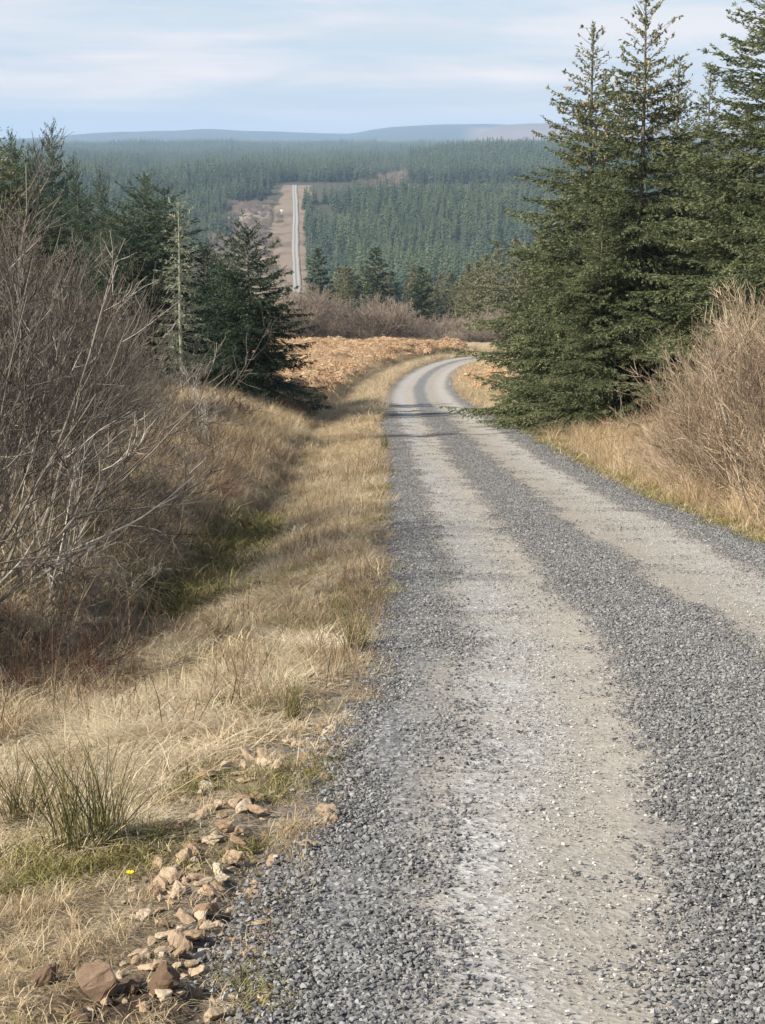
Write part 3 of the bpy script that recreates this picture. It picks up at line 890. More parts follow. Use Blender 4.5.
def bracken_clump(seed):
    """Collapsed dead fronds: arched stalks with drooping leaflets."""
    r = np.random.default_rng(seed); g = Geo(); n, P = 16, 6
    az = r.uniform(0, 2 * pi, n); ln = r.uniform(.5, 1.0, n)
    s = np.linspace(0, 1, P)
    C = np.zeros((n, P, 3))
    C[:, :, 0] = np.cos(az)[:, None] * ln[:, None] * s * .8; C[:, :, 1] = np.sin(az)[:, None] * ln[:, None] * s * .8
    C[:, :, 2] = (ln[:, None] * (1.3 * s - 1.15 * s ** 2)) * r.uniform(.5, 1.0, n)[:, None] + .02
    V, Q = tubes(C, np.full((n, P), .006), 3); g.add(V, Q, None, .2)
    m = n * 40
    k = r.integers(0, n, m); tt = r.uniform(.25, 1, m)
    i = np.minimum((tt * (P - 1)).astype(int), P - 2); f = tt * (P - 1) - i
    b0 = C[k, i] * (1 - f)[:, None] + C[k, i + 1] * f[:, None]
    dr = norm(np.stack([np.cos(az[k] + np.where(r.random(m) < .5, 1, -1) * 1.1), np.sin(az[k] + np.where(r.random(m) < .5, 1, -1) * 1.1), r.normal(-.3, .4, m)], 1))
    l2 = r.uniform(.08, .22, m) * (1.15 - tt)[:] + .05
    sd2 = norm(np.cross(dr, r.normal(size=(m, 3))))
    C2 = np.stack([b0, b0 + dr * l2[:, None] * .5, b0 + dr * l2[:, None] + np.array([0, 0, -.04])], 1)
    V, Q = ribbons(C2, np.stack([np.full(m, .012), np.full(m, .026), np.full(m, .006)], 1), sd2)
    g.add(V, Q, None, np.repeat(r.random(m), 2))
    return g.mesh('bracken_clump', [M_bracken])
brk = [bracken_clump(400 + i) for i in range(5)]
q = verge_pts(3800, 64, 172, -30, -4.9, .9, lambda x, Y, X: np.clip(sm(60, 84, Y) + .3, 0, 1) * np.clip(.75 + vnoise(X, Y, .25, 2), .1, 1))
grow('bracken', brk, q, .8, 1.25, .002)
q = verge_pts(4600, 58, 172, -30, -4.4, .9, lambda x, Y, X: np.clip(.6 - vnoise(X, Y, .25, 2) + .5 * sm(84, 64, Y), 0, 1))
grow('bracken_field_grass', tall, q, .9, 1.3, .002)
q = verge_pts(1300, 96, 176, 2.9, 26, .9)
grow('bracken_beyond_the_bend', brk, q, .7, 1.0, .002)

# rush tuft in the foreground (a thing) and the yellow flower
def rush_mesh(seed, n, h, spread):
    r = np.random.default_rng(seed); P = 7
    az = r.uniform(0, 2 * pi, n); ln = h * r.uniform(.45, 1.1, n); le = np.abs(r.normal(.12, .30, n))
    rr = spread * np.sqrt(r.random(n)); ba = r.uniform(0, 2 * pi, n)
    s = np.linspace(0, 1, P)
    C = np.zeros((n, P, 3))
    for j, fn in ((0, np.cos), (1, np.sin)):
        C[:, :, j] = (rr * fn(ba))[:, None] + fn(az)[:, None] * ln[:, None] * (le[:, None] * s + .18 * s ** 2)
    C[:, :, 2] = ln[:, None] * s * (1 - .12 * s * le[:, None])
    V, Q = tubes(C, (.0032 * r.uniform(.7, 1.2, n))[:, None] * np.linspace(1, .25, P)[None], 4)
    g = Geo(); g.add(V, Q, None, np.repeat(np.clip(r.normal(.5, .25, n), 0, 1), (P - 1) * 4))
    return g.mesh('rush_tuft', [M_rush])
RUSH = [rush_mesh(1, 110, .42, .13), rush_mesh(2, 90, .36, .09), rush_mesh(3, 70, .4, .08)]
for (u, v, k, s, lab) in [(88, 850, 0, 1.0, 'large green and straw rush tuft standing above the roadside stones'),
                          (28, 835, 1, .9, 'brownish rush tuft at the picture edge beside the large green tuft'),
                          (292, 720, 2, .6, 'small dark rush tuft at the road edge by the pale broad stone'),
                          (355, 655, 2, .8, 'thin straw rush tuft leaning beside the gravel half way up the verge'),
                          (385, 452, 2, 1.3, 'low dark green rush tuft on the verge near the shadows across the road')]:
    q_ = on_ground(u, v)
    tag(link('rush_tuft', RUSH[k], None, q_, rng.uniform(0, 6), s), lab, 'rush tuft')
def flower():
    q_ = on_ground(130, 886)
    e = link('yellow_flower', None, None, q_)
    tag(e, 'single bright yellow flower low in the grass above the brown rocks', 'flower')
    ym, t_, b_ = material('yellow_petals', .6, .2); b_.inputs['Base Color'].default_value = (.85, .62, .02, 1)
    g = Geo()
    V, Q = tubes(np.array([[[0, 0, -.005], [.002, 0, .02], [0, 0, .042]]]), np.full((1, 3), .0022), 6); g.add(V, Q)
    link('stem', g.mesh('stem', [M_green]), e)
    g = Geo(); n = 26
    a = np.arange(n) * 2.4
    d = np.stack([np.cos(a), np.sin(a), np.full(n, .35)], 1)
    rr = np.where(np.arange(n) % 2 == 0, .014, .010)[:, None]
    C = np.stack([d * .001, d * rr * .6, d * rr], 1) + np.array([0, 0, .042])
    V, Q = ribbons(C, np.tile([.003, .0048, .003], (n, 1)), norm(np.cross(d, [0, 0, 1]))); g.add(V, Q)
    link('petals', g.mesh('petals', [ym]), e)
    V, T = HULLS[0]
    g = Geo(); g.add(V * np.array([.005, .005, .006]) + np.array([0, 0, .046]), None, T)
    link('flower_head', g.mesh('flower_head', [ym]), e)
flower()

# ------------------------------------------------------------------ bare shrubs
def shrub_geo(seed, Hh, spread, n0, n1, n2, up=.75, r0=.012, thick=None, n3=0, tw=.0022):
    """Stems from the ground, branches off the stems, twigs off the branches."""
    r = np.random.default_rng(seed); g = Geo()
    def poly(base, dirv, ln, P, wob, upward):
        C = np.zeros((len(base), P, 3)); C[:, 0] = base; d = norm(dirv)
        for k in range(1, P):
            C[:, k] = C[:, k - 1] + d * (ln / (P - 1))[:, None]
            d = norm(d + r.normal(0, wob, d.shape) + np.array([0, 0, upward]))
        return C
    def child(C, m, tmin, ang, lenf):
        n, P, _ = C.shape
        k = r.integers(0, n, m); tt = r.uniform(tmin, .97, m)
        i = np.minimum((tt * (P - 1)).astype(int), P - 2); f = tt * (P - 1) - i
        b = C[k, i] * (1 - f)[:, None] + C[k, i + 1] * f[:, None]
        d = norm(C[k, i + 1] - C[k, i])
        o = norm(np.cross(d, r.normal(size=(m, 3))))
        a = r.uniform(ang[0], ang[1], m)[:, None]
        L_ = np.linalg.norm(C[k, -1] - C[k, 0], axis=1)
        return b, d * np.cos(a) + o * np.sin(a), L_ * (1.05 - tt * .75) * r.uniform(*lenf, m), k, tt
    az = r.uniform(0, 2 * pi, n0); el = np.clip(r.normal(up, .22, n0), .15, 1) * pi / 2
    base = np.stack([np.cos(az), np.sin(az), np.zeros(n0)], 1) * (r.random(n0) * spread * .22)[:, None]
    d = np.stack([np.cos(az) * np.cos(el), np.sin(az) * np.cos(el), np.sin(el)], 1)
    C0 = poly(base - np.array([0, 0, .1]), d, Hh * r.uniform(.65, 1.1, n0), 9, .10, .05)
    R0 = r0 * r.uniform(.6, 1.3, n0)[:, None] * np.linspace(1, .22, 9)[None]
    V, Q = tubes(C0, R0, 5); tone0 = np.clip(r.normal(.6, .18, n0), 0, 1); g.add(V, Q, None, np.repeat(tone0, 8 * 5))
    b, d, ln, k, tt = child(C0, n1, .18, (.35, .9), (.4, .75))
    C1 = poly(b, d, ln, 6, .13, .09)
    R1 = np.maximum(R0[k, 4] * .55, .003)[:, None] * np.linspace(1, .3, 6)[None]
    V, Q = tubes(C1, R1, 4); g.add(V, Q, None, np.repeat(np.clip(r.normal(.5, .2, n1), 0, 1), 5 * 4))
    b, d, ln, k, tt = child(C1, n2, .12, (.3, .9), (.4, .85))
    C2 = poly(b, d, np.maximum(ln, .12), 5, .14, .10)
    V, Q = tubes(C2, np.linspace(1, .45, 5)[None] * (tw * r.uniform(.8, 1.4, n2))[:, None], 3); g.add(V, Q, None, np.repeat(np.clip(r.normal(.42, .22, n2), 0, 1), 4 * 3))
    if n3:
        b, d, ln, k, tt = child(C2, n3, .1, (.3, .8), (.5, .9))
        C3 = poly(b, d, np.maximum(ln, .08), 4, .14, .1)
        V, Q = tubes(C3, np.linspace(1, .5, 4)[None] * np.full((n3, 1), tw * .75), 3); g.add(V, Q, None, np.repeat(np.clip(r.normal(.4, .22, n3), 0, 1), 3 * 3))
    return g

WILLOW = [shrub_geo(500 + i, 2.7, 1.2, 24, 170, 900, .74, .014, None, 800, .0034).mesh('bare_willow', [M_twig]) for i in range(4)]
LOWSHRUB = [shrub_geo(520 + i, 1.3, .9, 26, 130, 600, .5, .006, None, 500, .0032).mesh('low_bare_shrub', [M_twig]) for i in range(3)]
TANSHRUB = [shrub_geo(540 + i, 2.5, 1.0, 34, 230, 900, .88, .009, None, 500, .0042).mesh('tan_shrub', [M_twig_tan]) for i in range(4)]
BRAMBLE = [shrub_geo(560 + i, .8, .8, 34, 160, 700, .35, .004, None, 300, .0022).mesh('bramble', [M_bramble]) for i in range(2)]
ROUND = [shrub_geo(580 + i, 4.3, 2.6, 60, 380, 1700, .62, .03, None, 1700, .017).mesh('rounded_bare_bush', [M_twig_far]) for i in range(4)]

def shrub(kind, name, u, Y, s, label, group, cat='shrub', sz=None):
    q_ = at(u, Y)
    o = link(name, kind[rng.integers(len(kind))], None, q_, rng.uniform(0, 6.28), (s, s, s * (sz or 1)))
    tag(o, label, cat, group)
    return o
GW = 'bare willows massed on the left bank'
LW = 'grey brown leafless willow tangled among others on the left bank'
for (u, Y, s) in [(-95, 10.4, .9), (-62, 12, 1.05), (-15, 14.5, 1.0), (-45, 16, 1.25), (2, 17, 1.05), (34, 18, .92), (5, 20.5, 1.15), (38, 21.5, 1.0), (70, 22, .74), (48, 25, 1.0), (98, 27.5, .8), (15, 28, 1.25), (82, 33, 1.05), (130, 32, .66), (146, 39, .72), (50, 36, 1.3), (112, 40, .95)]:
    shrub(WILLOW, 'willow_shrub', u, Y, s, LW, GW, 'shrub')
for (u, Y, s) in [(20, 11.2, .55), (50, 12.4, .55), (-10, 10.2, .5), (72, 14, .6), (105, 16.5, .6), (135, 20, .62), (160, 24, .68), (178, 29, .7), (120, 18, .55), (100, 19.5, .75), (172, 35, .85), (200, 42, .8), (222, 47, .8), (150, 21.5, .5), (60, 17, .7)]:
    shrub(LOWSHRUB, 'low_shrub', u, Y, s, 'low grey leafless shrub on the ditch bank below the willows', 'low bare shrubs along the ditch bank')
for (u, Y, s, lab) in [(188, 25.5, 1.0, 'dark russet bramble mound overhanging the mossy ditch'),
                       (205, 30, .9, 'russet bramble mound just up the ditch from the largest one'),
                       (25, 10.0, .8, 'dark red brown bramble under the willows at the left edge'),
                       (230, 36, .8, 'small russet bramble below the dark spruce on the left bank')]:
    shrub(BRAMBLE, 'bramble', u, Y, s, lab, None, 'bramble')
dk = shrub_geo(611, 2.3, .6, 6, 44, 150, .62, .017, None, 120, .004).mesh('dark_branched_shrub', [M_twig])
tag(link('branching_shrub', dk, None, at(772, 21.5), 2.6, 1.0), 'shrub with thick dark forked branches at the front of the tan thicket', 'shrub')
# pale leaning branches of one willow stand out
def pale_willow():
    me = shrub_geo(601, 2.2, .5, 9, 46, 160, .50, .013, None, 120, .003).mesh('pale_willow', [M_pale])
    q_ = at(28, 13.0)
    tag(link('willow_shrub', me, None, q_, 5.9, 1), 'willow with pale forked branches leaning right out of the left thicket', 'shrub')
    me = shrub_geo(603, 1.6, .4, 6, 36, 140, .75, .012, None, 160, .004).mesh('pale_sapling', [M_pale])
    tag(link('birch_sapling', me, None, at(206, 33), 1.9, 1.15), 'pale slender leafless sapling in front of the dark spruce on the left', 'sapling')
pale_willow()
for (u, Y, s, sz) in [(668, 27.5, .62, 1), (690, 26, .8, 1), (712, 25, .9, 1.05), (735, 24, 1.0, 1.05), (760, 23.5, 1.05, 1.05), (785, 23, 1.1, 1), (700, 28.5, .95, 1), (728, 29, 1.05, 1.05), (755, 28, 1.15, 1.05), (782, 28, 1.2, 1.05),
                      (675, 31, .85, 1), (655, 29.5, .55, 1), (745, 33, 1.2, 1), (775, 33, 1.3, 1), (705, 33, 1.1, 1), (772, 20.5, .75, 1), (800, 20, .95, 1)]:
    shrub(TANSHRUB, 'tan_shrub', u + 16, Y + .8, s * rng.uniform(.82, 1.08), 'upright tan twiggy shrub in the thicket on the right bank', 'tan shrubs in the right thicket', 'shrub', sz)
for (u, Y, s, sz) in [(300, 186, 1.05, 1.1), (316, 190, 1.2, 1.15), (332, 187, .8, .9), (356, 191, .8, .85), (374, 188, 1.1, 1.05), (390, 190, 1.05, 1.1), (306, 203, 1.35, 1.2), (324, 206, 1.3, 1.2), (383, 204, 1.2, 1.15), (442, 192, .55, .75), (456, 188, .5, .7), (470, 190, .55, .7), (486, 192, .6, .75), (505, 190, .7, .8), (522, 194, .8, .9), (478, 206, .8, .9), (502, 210, .9, 1), (300, 196, .75, .9), (410, 192, .5, .8), (428, 190, .45, .7), (540, 200, .9, 1), (415, 198, .9, .9), (432, 200, .9, .9), (448, 204, .95, .9), (464, 198, .9, .9), (520, 204, 1, 1), (555, 204, 1, 1), (495, 200, .9, 1)]:
    shrub(ROUND, 'rounded_bush', u, Y, s, 'rounded purplish brown leafless bush beyond the bracken field', 'leafless bushes beyond the bracken field', 'bush', sz)
HEATH = [shrub_geo(620 + i, .62, .8, 90, 500, 1200, .45, .005, None, 600, .005).mesh('heather', [M_heather]) for i in range(2)]
for (u, Y, s, lab) in [(226, 47.5, 1.15, 'dark brown heather mound at the foot of the dark spruce on the left'),
                       (288, 57, 1.2, 'dark heather clump on the ditch edge below the bracken field'),
                       (300, 62, .9, 'smaller dark heather clump further up the ditch edge')]:
    shrub(HEATH, 'heather_mound', u, Y, s, lab, None, 'heather')

# dead branch lying on the verge
def dead_branch():
    a = on_ground(115, 690); b_ = on_ground(205, 668); c_ = on_ground(232, 640)
    C = np.array([[a + [0, 0, .02], a * .6 + b_ * .4 + [0, 0, .06], b_ + [0, 0, .09], (b_ + c_) / 2 + [0, 0, .10], c_ + [0, 0, .14]]])
    g = Geo(); V, Q = tubes(C, np.array([[.014, .012, .010, .007, .004]]), 6); g.add(V, Q, None, .3)
    tag(link('dead_branch', g.mesh('dead_branch', [M_twig])), 'thin dark dead branch lying on the straw of the left verge', 'branch')
dead_branch()

# ------------------------------------------------------------------ conifers
def trunk_geo(g, Hh, r0, seed, lean=0.0, k=8):
    r = np.random.default_rng(seed); P = 14; s = np.linspace(0, 1, P)
    C = np.zeros((1, P, 3)); C[0, :, 2] = s * Hh - .25 * (1 - s)
    C[0, :, 0] = lean * Hh * s ** 1.5 + .02 * Hh / 10 * np.cumsum(r.normal(0, 1, P)) * .5
    C[0, :, 1] = .02 * Hh / 10 * np.cumsum(r.normal(0, 1, P)) * .5
    R = r0 * (1 - s) ** .85 + .012
    V, Q = tubes(C, R[None], k); g.add(V, Q, None, .5)
    return lambda z: np.stack([np.interp(z, C[0, :, 2], C[0, :, 0]), np.interp(z, C[0, :, 2], C[0, :, 1]), z], -1)

def spruce(seed, Hh, R, zlow=.03, whorl=.34, nper=8, twig_gap=.08, tuft=.095, tw=.018, sparse_top=.25, bare=0.0, lean=0.0, prof=.75, mats=None, cones=0, r0=None, twist=0):
    """Trunk, crown (limbs with side twigs set with needle sprays) and cone clusters as three meshes."""
    r = np.random.default_rng(seed)
    gt, gc, gk = Geo(), Geo(), Geo()
    axis = trunk_geo(gt, Hh, r0 or Hh * .0085, seed, lean)
    zs, z = [], zlow * Hh
    while z < Hh * .985:
        m = max(3, int(round(nper * (1 if z < .8 * Hh else .75))))
        zs += list(z + r.normal(0, .05, m)); 
        if r.random() < .75: zs += list(z + whorl * r.uniform(.2, .8, 2))
        z += whorl * r.uniform(.8, 1.2)
    zs = np.clip(np.array(zs), .02 * Hh, Hh * .985); n = len(zs)
    h = zs / Hh
    # golden-angle spread with jitter
    az = np.arange(n) * 2.399 + r.normal(0, .35, n)
    Lb = R * np.maximum((1 - h), .012) ** prof * (.62 + .38 * sm(0, .16, h)) * r.uniform(.55, 1.22, n) + .10
    e = np.interp(h, [0, .2, .55, .8, 1], [-.18, -.10, .12, .38, .85]) + r.normal(0, .15, n)
    curl = np.interp(h, [0, .4, 1], [.30, .20, .05]) * r.uniform(.6, 1.4, n)
    sag = np.interp(h, [0, .6, 1], [.34, .22, .0])
    P = 9; s = np.linspace(0, 1, P)
    C = axis(zs)[:, None, :].repeat(P, 1)
    hor = np.stack([np.cos(az), np.sin(az)], 1)
    bow = r.normal(0, .08, n)
    C[:, :, 0] += Lb[:, None] * (s * hor[:, :1] - bow[:, None] * s ** 2 * hor[:, 1:])
    C[:, :, 1] += Lb[:, None] * (s * hor[:, 1:] + bow[:, None] * s ** 2 * hor[:, :1])
    C[:, :, 2] += Lb[:, None] * (np.tan(e)[:, None] * s - sag[:, None] * s + sag[:, None] * 0 + (curl)[:, None] * s ** 2.2)
    V, Q = tubes(C, (.006 + .011 * Lb / 2)[:, None] * np.linspace(1, .25, P)[None], 4); gc.add(V, Q, None, .15)
    # side twigs
    cnt = np.maximum((Lb / twig_gap * 2).astype(int), 4)
    bi = np.repeat(np.arange(n), cnt); m = len(bi)
    tt = r.random(m) ** .8 * .97 + .03
    if bare > 0:
        keep = tt > bare * r.random(m); bi, tt = bi[keep], tt[keep]; m = len(bi)
    keep = r.random(m) < 1 - sparse_top * sm(.72, .95, h[bi]); bi, tt = bi[keep], tt[keep]; m = len(bi)
    i = np.minimum((tt * (P - 1)).astype(int), P - 2); f = (tt * (P - 1) - i)[:, None]
    b0 = C[bi, i] * (1 - f) + C[bi, i + 1] * f
    d0 = norm(C[bi, i + 1] - C[bi, i])
    up = np.array([0, 0, 1.0])
    side = norm(np.cross(d0, up)) * np.where(r.random(m) < .5, 1, -1)[:, None]
    ang = r.uniform(.55, 1.0, m)[:, None]
    droop = np.interp(h[bi], [0, .6, 1], [-.55, -.40, .10]) + r.normal(0, .22, m)
    d1 = norm(d0 * np.cos(ang) + side * np.sin(ang) + up * droop[:, None])
    tl = np.clip(.34 * Lb[bi] * (1.1 - tt), .09, .9) * r.uniform(.5, 1.2, m)
    d2 = norm(d1 + up * r.uniform(-.25, .12, m)[:, None] + d0 * .25)
    Ct = np.stack([b0, b0 + d1 * tl[:, None] * .5, b0 + d1 * tl[:, None] * .5 + d2 * tl[:, None] * .5], 1)
    # needle sprays along twigs and along the outer limb
    nt_ = np.maximum((tl / (tuft * .52)).astype(int), 2)
    ti = np.repeat(np.arange(m), nt_ * 2); k = len(ti)
    st = r.random(k)
    pos = np.where(st[:, None] < .5, Ct[ti, 0] * (1 - 2 * st[:, None]) + Ct[ti, 1] * 2 * st[:, None], Ct[ti, 1] * (2 - 2 * st[:, None]) + Ct[ti, 2] * (2 * st[:, None] - 1))
    dd = norm(np.where(st[:, None] < .5, d1[ti], d2[ti]))
    o = norm(np.cross(dd, r.normal(size=(k, 3))))
    fl = norm(dd * .85 + o * r.uniform(.25, .75, (k, 1)))
    ln = tuft * r.uniform(.6, 1.25, k)[:, None]
    sd = norm(np.cross(fl, r.normal(size=(k, 3)))) * (tw * r.uniform(.6, 1.3, k))[:, None]
    V = np.stack([pos - sd * .35, pos + fl * ln * .45 - sd, pos + fl * ln, pos + fl * ln * .45 + sd], 1).reshape(-1, 3)
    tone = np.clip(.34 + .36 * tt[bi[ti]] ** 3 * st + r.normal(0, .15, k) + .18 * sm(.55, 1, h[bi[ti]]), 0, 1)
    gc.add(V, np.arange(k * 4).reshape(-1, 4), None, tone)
    # leader shoot
    kk = 60
    zz = r.uniform(Hh * .93, Hh * 1.0, kk); pp = axis(zz); aa = r.uniform(0, 6.28, kk)
    fl = norm(np.stack([np.cos(aa), np.sin(aa), np.full(kk, 1.1)], 1)); sd = norm(np.cross(fl, r.normal(size=(kk, 3)))) * tw * .8
    V = np.stack([pp - sd * .3, pp + fl * tuft * .5 - sd, pp + fl * tuft, pp + fl * tuft * .5 + sd], 1).reshape(-1, 3)
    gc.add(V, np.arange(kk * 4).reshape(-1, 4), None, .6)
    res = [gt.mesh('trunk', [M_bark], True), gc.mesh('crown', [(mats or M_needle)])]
    if cones:
        w = np.where(h[bi] > .66)[0]; w = r.choice(w, min(cones, len(w)), replace=False)
        c0 = Ct[w, 1]; kc = len(w); L_ = r.uniform(.07, .13, kc)
        dn = norm(np.stack([r.normal(0, .25, kc), r.normal(0, .25, kc), -np.ones(kc)], 1))
        sarr = np.array([0, .15, .5, .85, 1.0]); rad = np.array([.25, .9, 1, .6, .12]) * .03
        CC = c0[:, None, :] + dn[:, None, :] * (sarr[None, :] * L_[:, None])[:, :, None]
        V, Q = tubes(CC, np.tile(rad, (kc, 1)), 6); gk.add(V, Q, None, np.repeat(r.random(kc), 4 * 6))
        res.append(gk.mesh('cones', [M_cone], True))
    return res

def tree(name, parts, loc, rotz, scale, label, cat, group=None):
    e = link(name, None, None, loc, rotz, scale)
    tag(e, label, cat, group)
    for nm, me in zip(('trunk', 'crown', 'cones'), parts):
        c = link(nm, me, e)
        if nm == 'cones': c['kind'] = 'stuff'
    return e

SPR = [spruce(700, 11.8, 3.7, cones=330, sparse_top=.68, prof=.95),
       spruce(701, 12.2, 3.7, cones=420, sparse_top=.6, prof=.85),
       spruce(702, 11.0, 3.0, cones=150, sparse_top=.4, prof=.85),
       spruce(703, 12.5, 3.4, cones=0, sparse_top=.2, prof=.72)]
SPD = [spruce(710, 6.2, 2.6, mats=M_needle_dark, whorl=.26, sparse_top=.15, prof=.55),
       spruce(711, 9.4, 3.3, mats=M_needle_dark, whorl=.30, sparse_top=.25, prof=.62)]
def stand(parts, hm, u, Y, top_v, label, name='spruce_tree', rot=None, wid=1.0, base_dz=0):
    q_ = at(u, Y)
    top = px(u, top_v, Y)[2]
    s = (top - q_[2]) / hm
    return tree(name, parts, q_, rng.uniform(0, 6.28) if rot is None else rot, (s * wid, s * wid, s), label, 'tree')
stand(SPR[0], 11.8, 588, 50, 22, 'tall spruce with a thin bare spire, leftmost of the spruces on the right', wid=1.15)
stand(SPR[1], 12.2, 636, 47, -8, 'tallest spruce on the right with tan cones clustered around its open top', wid=1.08)
stand(SPR[2], 11.0, 668, 51, 60, 'slimmer spruce crowded behind the tall one hung with cones', wid=.9)
stand(SPR[2], 11.0, 700, 58, 66, 'spruce with a pale thin top set back between the two tallest on the right', wid=.8)
stand(SPR[3], 12.5, 760, 42, -60, 'dense spruce cut off by the right picture edge', wid=1.3)
stand(SPR[3], 12.5, 700, 49, 165, 'short bushy spruce rising straight behind the tan thicket', wid=1.25)
stand(SPR[2], 11.0, 735, 47, 120, 'dark spruce between the thicket and the cut off edge spruce', wid=1.1)
stand(SPR[3], 12.5, 600, 46.5, 215, 'low wide spruce filling the foot of the tall spruces by the verge', wid=1.35)
stand(SPR[3], 12.5, 543, 53, 225, 'low spruce reaching furthest over the verge towards the bend', wid=1.15)
stand(SPR[1], 12.2, 820, 36, -90, 'spruce outside the thicket with only its branch tips in view at the right edge')
stand(SPD[0], 6.2, 250, 58, 232, 'dark spruce with drooping low boughs at the head of the left ditch', wid=1.12, rot=.3)
stand(SPD[0], 6.2, 222, 61, 262, 'short dark spruce crowded against the dark spruce by the left ditch', wid=1.0)
stand(SPD[1], 9.4, 148, 64, 176, 'tall dark spruce behind the pale dead one on the left')
stand(SPD[1], 9.4, 112, 70, 215, 'grey green spruce left of the tall dark one', wid=1.1)
stand(SPD[1], 9.4, 82, 84, 188, 'dark spruce in shade between the left edge tree and the tall dark spruce', wid=1.1)
stand(SPD[1], 9.4, 55, 80, 200, 'dark spruce half hidden behind the willow tops on the left', wid=1.2)
stand(SPR[2], 11.0, 2, 42, 122, 'spruce at the left picture edge with bare upturned tips above the willows', wid=1.35)
stand(SPD[1], 9.4, 128, 61, 204, 'broad grey green spruce filling in front of the tall dark one on the left', wid=1.35)
stand(SPD[1], 9.4, 168, 67, 188, 'dark spruce just behind the pale dead one on the left', wid=1.2)
stand(SPD[0], 6.2, 208, 67, 250, 'dark spruce between the pale dead one and the one by the left ditch', wid=1.1)
stand(SPD[1], 9.4, 98, 66, 238, 'low wide spruce rising just over the willow tops on the left', wid=1.4)
stand(SPD[1], 9.4, 22, 56, 152, 'spruce behind the left edge tree, its lower half hidden by willows', wid=1.2)
stand(SPR[2], 11.0, -48, 39, -70, 'slender spruce outside the left picture edge shading the near road', wid=.5)
stand(SPR[2], 11.0, -62, 50, -55, 'slender spruce outside the left picture edge shading the road further on', wid=.55)
def dead_spruce():
    tr, cr = spruce(720, 7.0, 1.35, whorl=.36, nper=6, twig_gap=.12, tuft=.17, tw=.011, sparse_top=.3, mats=M_lichen, prof=.55, r0=.085)[:2]
    tr.materials[0] = M_lichen
    stand([tr, cr], 7.0, 181, 55, 204, 'pale lichen covered dead spruce standing before the dark ones on the left', 'dead_spruce')
dead_spruce()
LARCH = [spruce(730, 10, 2.0, whorl=.55, nper=5, twig_gap=.16, tuft=.16, tw=.013, mats=M_larch, prof=.6, sparse_top=.5)]
stand(LARCH[0], 10, 274, 96, 238, 'sparse brownish larch behind the right side of the dark spruce on the left', 'larch_tree', wid=.75)

# middle distance trees
def small_spruce(seed, Hh, R, mat, q=1.0, prof=.8):
    return spruce(seed, Hh, R, whorl=.5, nper=8, twig_gap=.22 / q, tuft=.30, tw=.08, mats=mat, prof=prof, sparse_top=.2)[:2]
MID = [small_spruce(740 + i, 12, 3.0, M_needle_dark) for i in range(3)]
LAR = [small_spruce(750 + i, 13, 2.6, M_larch, .6, .6) for i in range(3)]
stand(MID[0], 12, 319, 262, 249, 'dark cone shaped spruce at the foot of the distant straight road', wid=1.35)
stand(MID[1], 12, 376, 252, 248, 'broad dark spruce standing among olive larches behind the leafless bushes', wid=1.4)
stand(MID[2], 12, 421, 206, 268, 'dark narrow spruce beside the road bend beyond the bracken', wid=1.3)
stand(MID[1], 12, 526, 260, 300, 'dark spruce low in the valley beside the right hand spruces')
for i in range(70):
    u, Y = rng.uniform(325, 570), rng.uniform(270, 420)
    tv = 145 + (45 - 14 + (Y - 400) * .085 - rng.uniform(-2, 2.5)) / Y * F if Y > 330 else 145 + (-float(road_z(Y)) - rng.uniform(7, 12)) / Y * F
    stand(LAR[rng.integers(3)], 13, u, Y, tv, 'olive brown leafless larch in the valley below the plantation', 'larch_tree', wid=1.25)['group'] = 'larches in the valley below the plantation'

for (u, Y, tv) in [(348, 300, 268), (356, 350, 276), (392, 320, 272), (436, 290, 290), (452, 330, 274), (468, 300, 296), (485, 340, 270), (512, 310, 282), (528, 340, 262), (405, 270, 300), (460, 262, 312), (500, 270, 308)]:
    stand(MID[rng.integers(3)], 12, u, Y, tv, 'green spruce growing among the olive larches in the valley', 'spruce_tree', wid=1.3)['group'] = 'spruces among the valley larches'

for (u, Y, tv) in [(478, 240, 262), (497, 236, 250), (515, 242, 240), (538, 238, 236), (560, 246, 230), (486, 256, 255), (525, 262, 246), (462, 262, 280)]:
    stand(LAR[rng.integers(3)], 13, u, Y, tv, 'tall olive leafless larch just left of the big right hand spruces', 'larch_tree', wid=1.2)['group'] = 'tall larches beside the big right hand spruces'

# plantation: the front rows are trees of their own, the mass behind is one wood
def far_tree(seed, Hh, R, n=70):
    """Small far spruce: a trunk and drooping needle sprays round it."""
    r = np.random.default_rng(seed); g = Geo()
    h = np.sqrt(r.random(n)); h = 1 - h
    h = np.concatenate([h, np.linspace(.86, .98, 8)]); n = len(h)
    a = r.uniform(0, 2 * pi, n); L_ = R * (1 - h) ** .85 * r.uniform(.7, 1.2, n) + .15
    z0 = .06 * Hh + h * .94 * Hh
    d = np.stack([np.cos(a), np.sin(a), np.zeros(n)], 1); s = np.stack([-np.sin(a), np.cos(a), np.zeros(n)], 1)
    c = np.stack([0 * a, 0 * a, z0], 1); w = (.22 * L_ + .22)[:, None]
    V = np.stack([c + [0, 0, .2], c + d * L_[:, None] * .6 - s * w + [0, 0, -.15], c + d * L_[:, None] + np.array([0, 0, 1.0]) * (-.18 * L_)[:, None], c + d * L_[:, None] * .6 + s * w + [0, 0, -.15]], 1).reshape(-1, 3)
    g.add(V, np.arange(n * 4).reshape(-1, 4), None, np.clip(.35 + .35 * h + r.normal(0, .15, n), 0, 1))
    V, Q = tubes(np.array([[[0, 0, -.5], [0, 0, Hh * .5], [0, 0, Hh]]]), np.array([[.13, .09, .03]]), 5); g.add(V, Q, None, .1)
    return g
FT = [far_tree(800 + i, 14, 3.2, 100) for i in range(5)]
FT_ME = [g.mesh('plantation_spruce', [M_needle_far]) for g in FT]
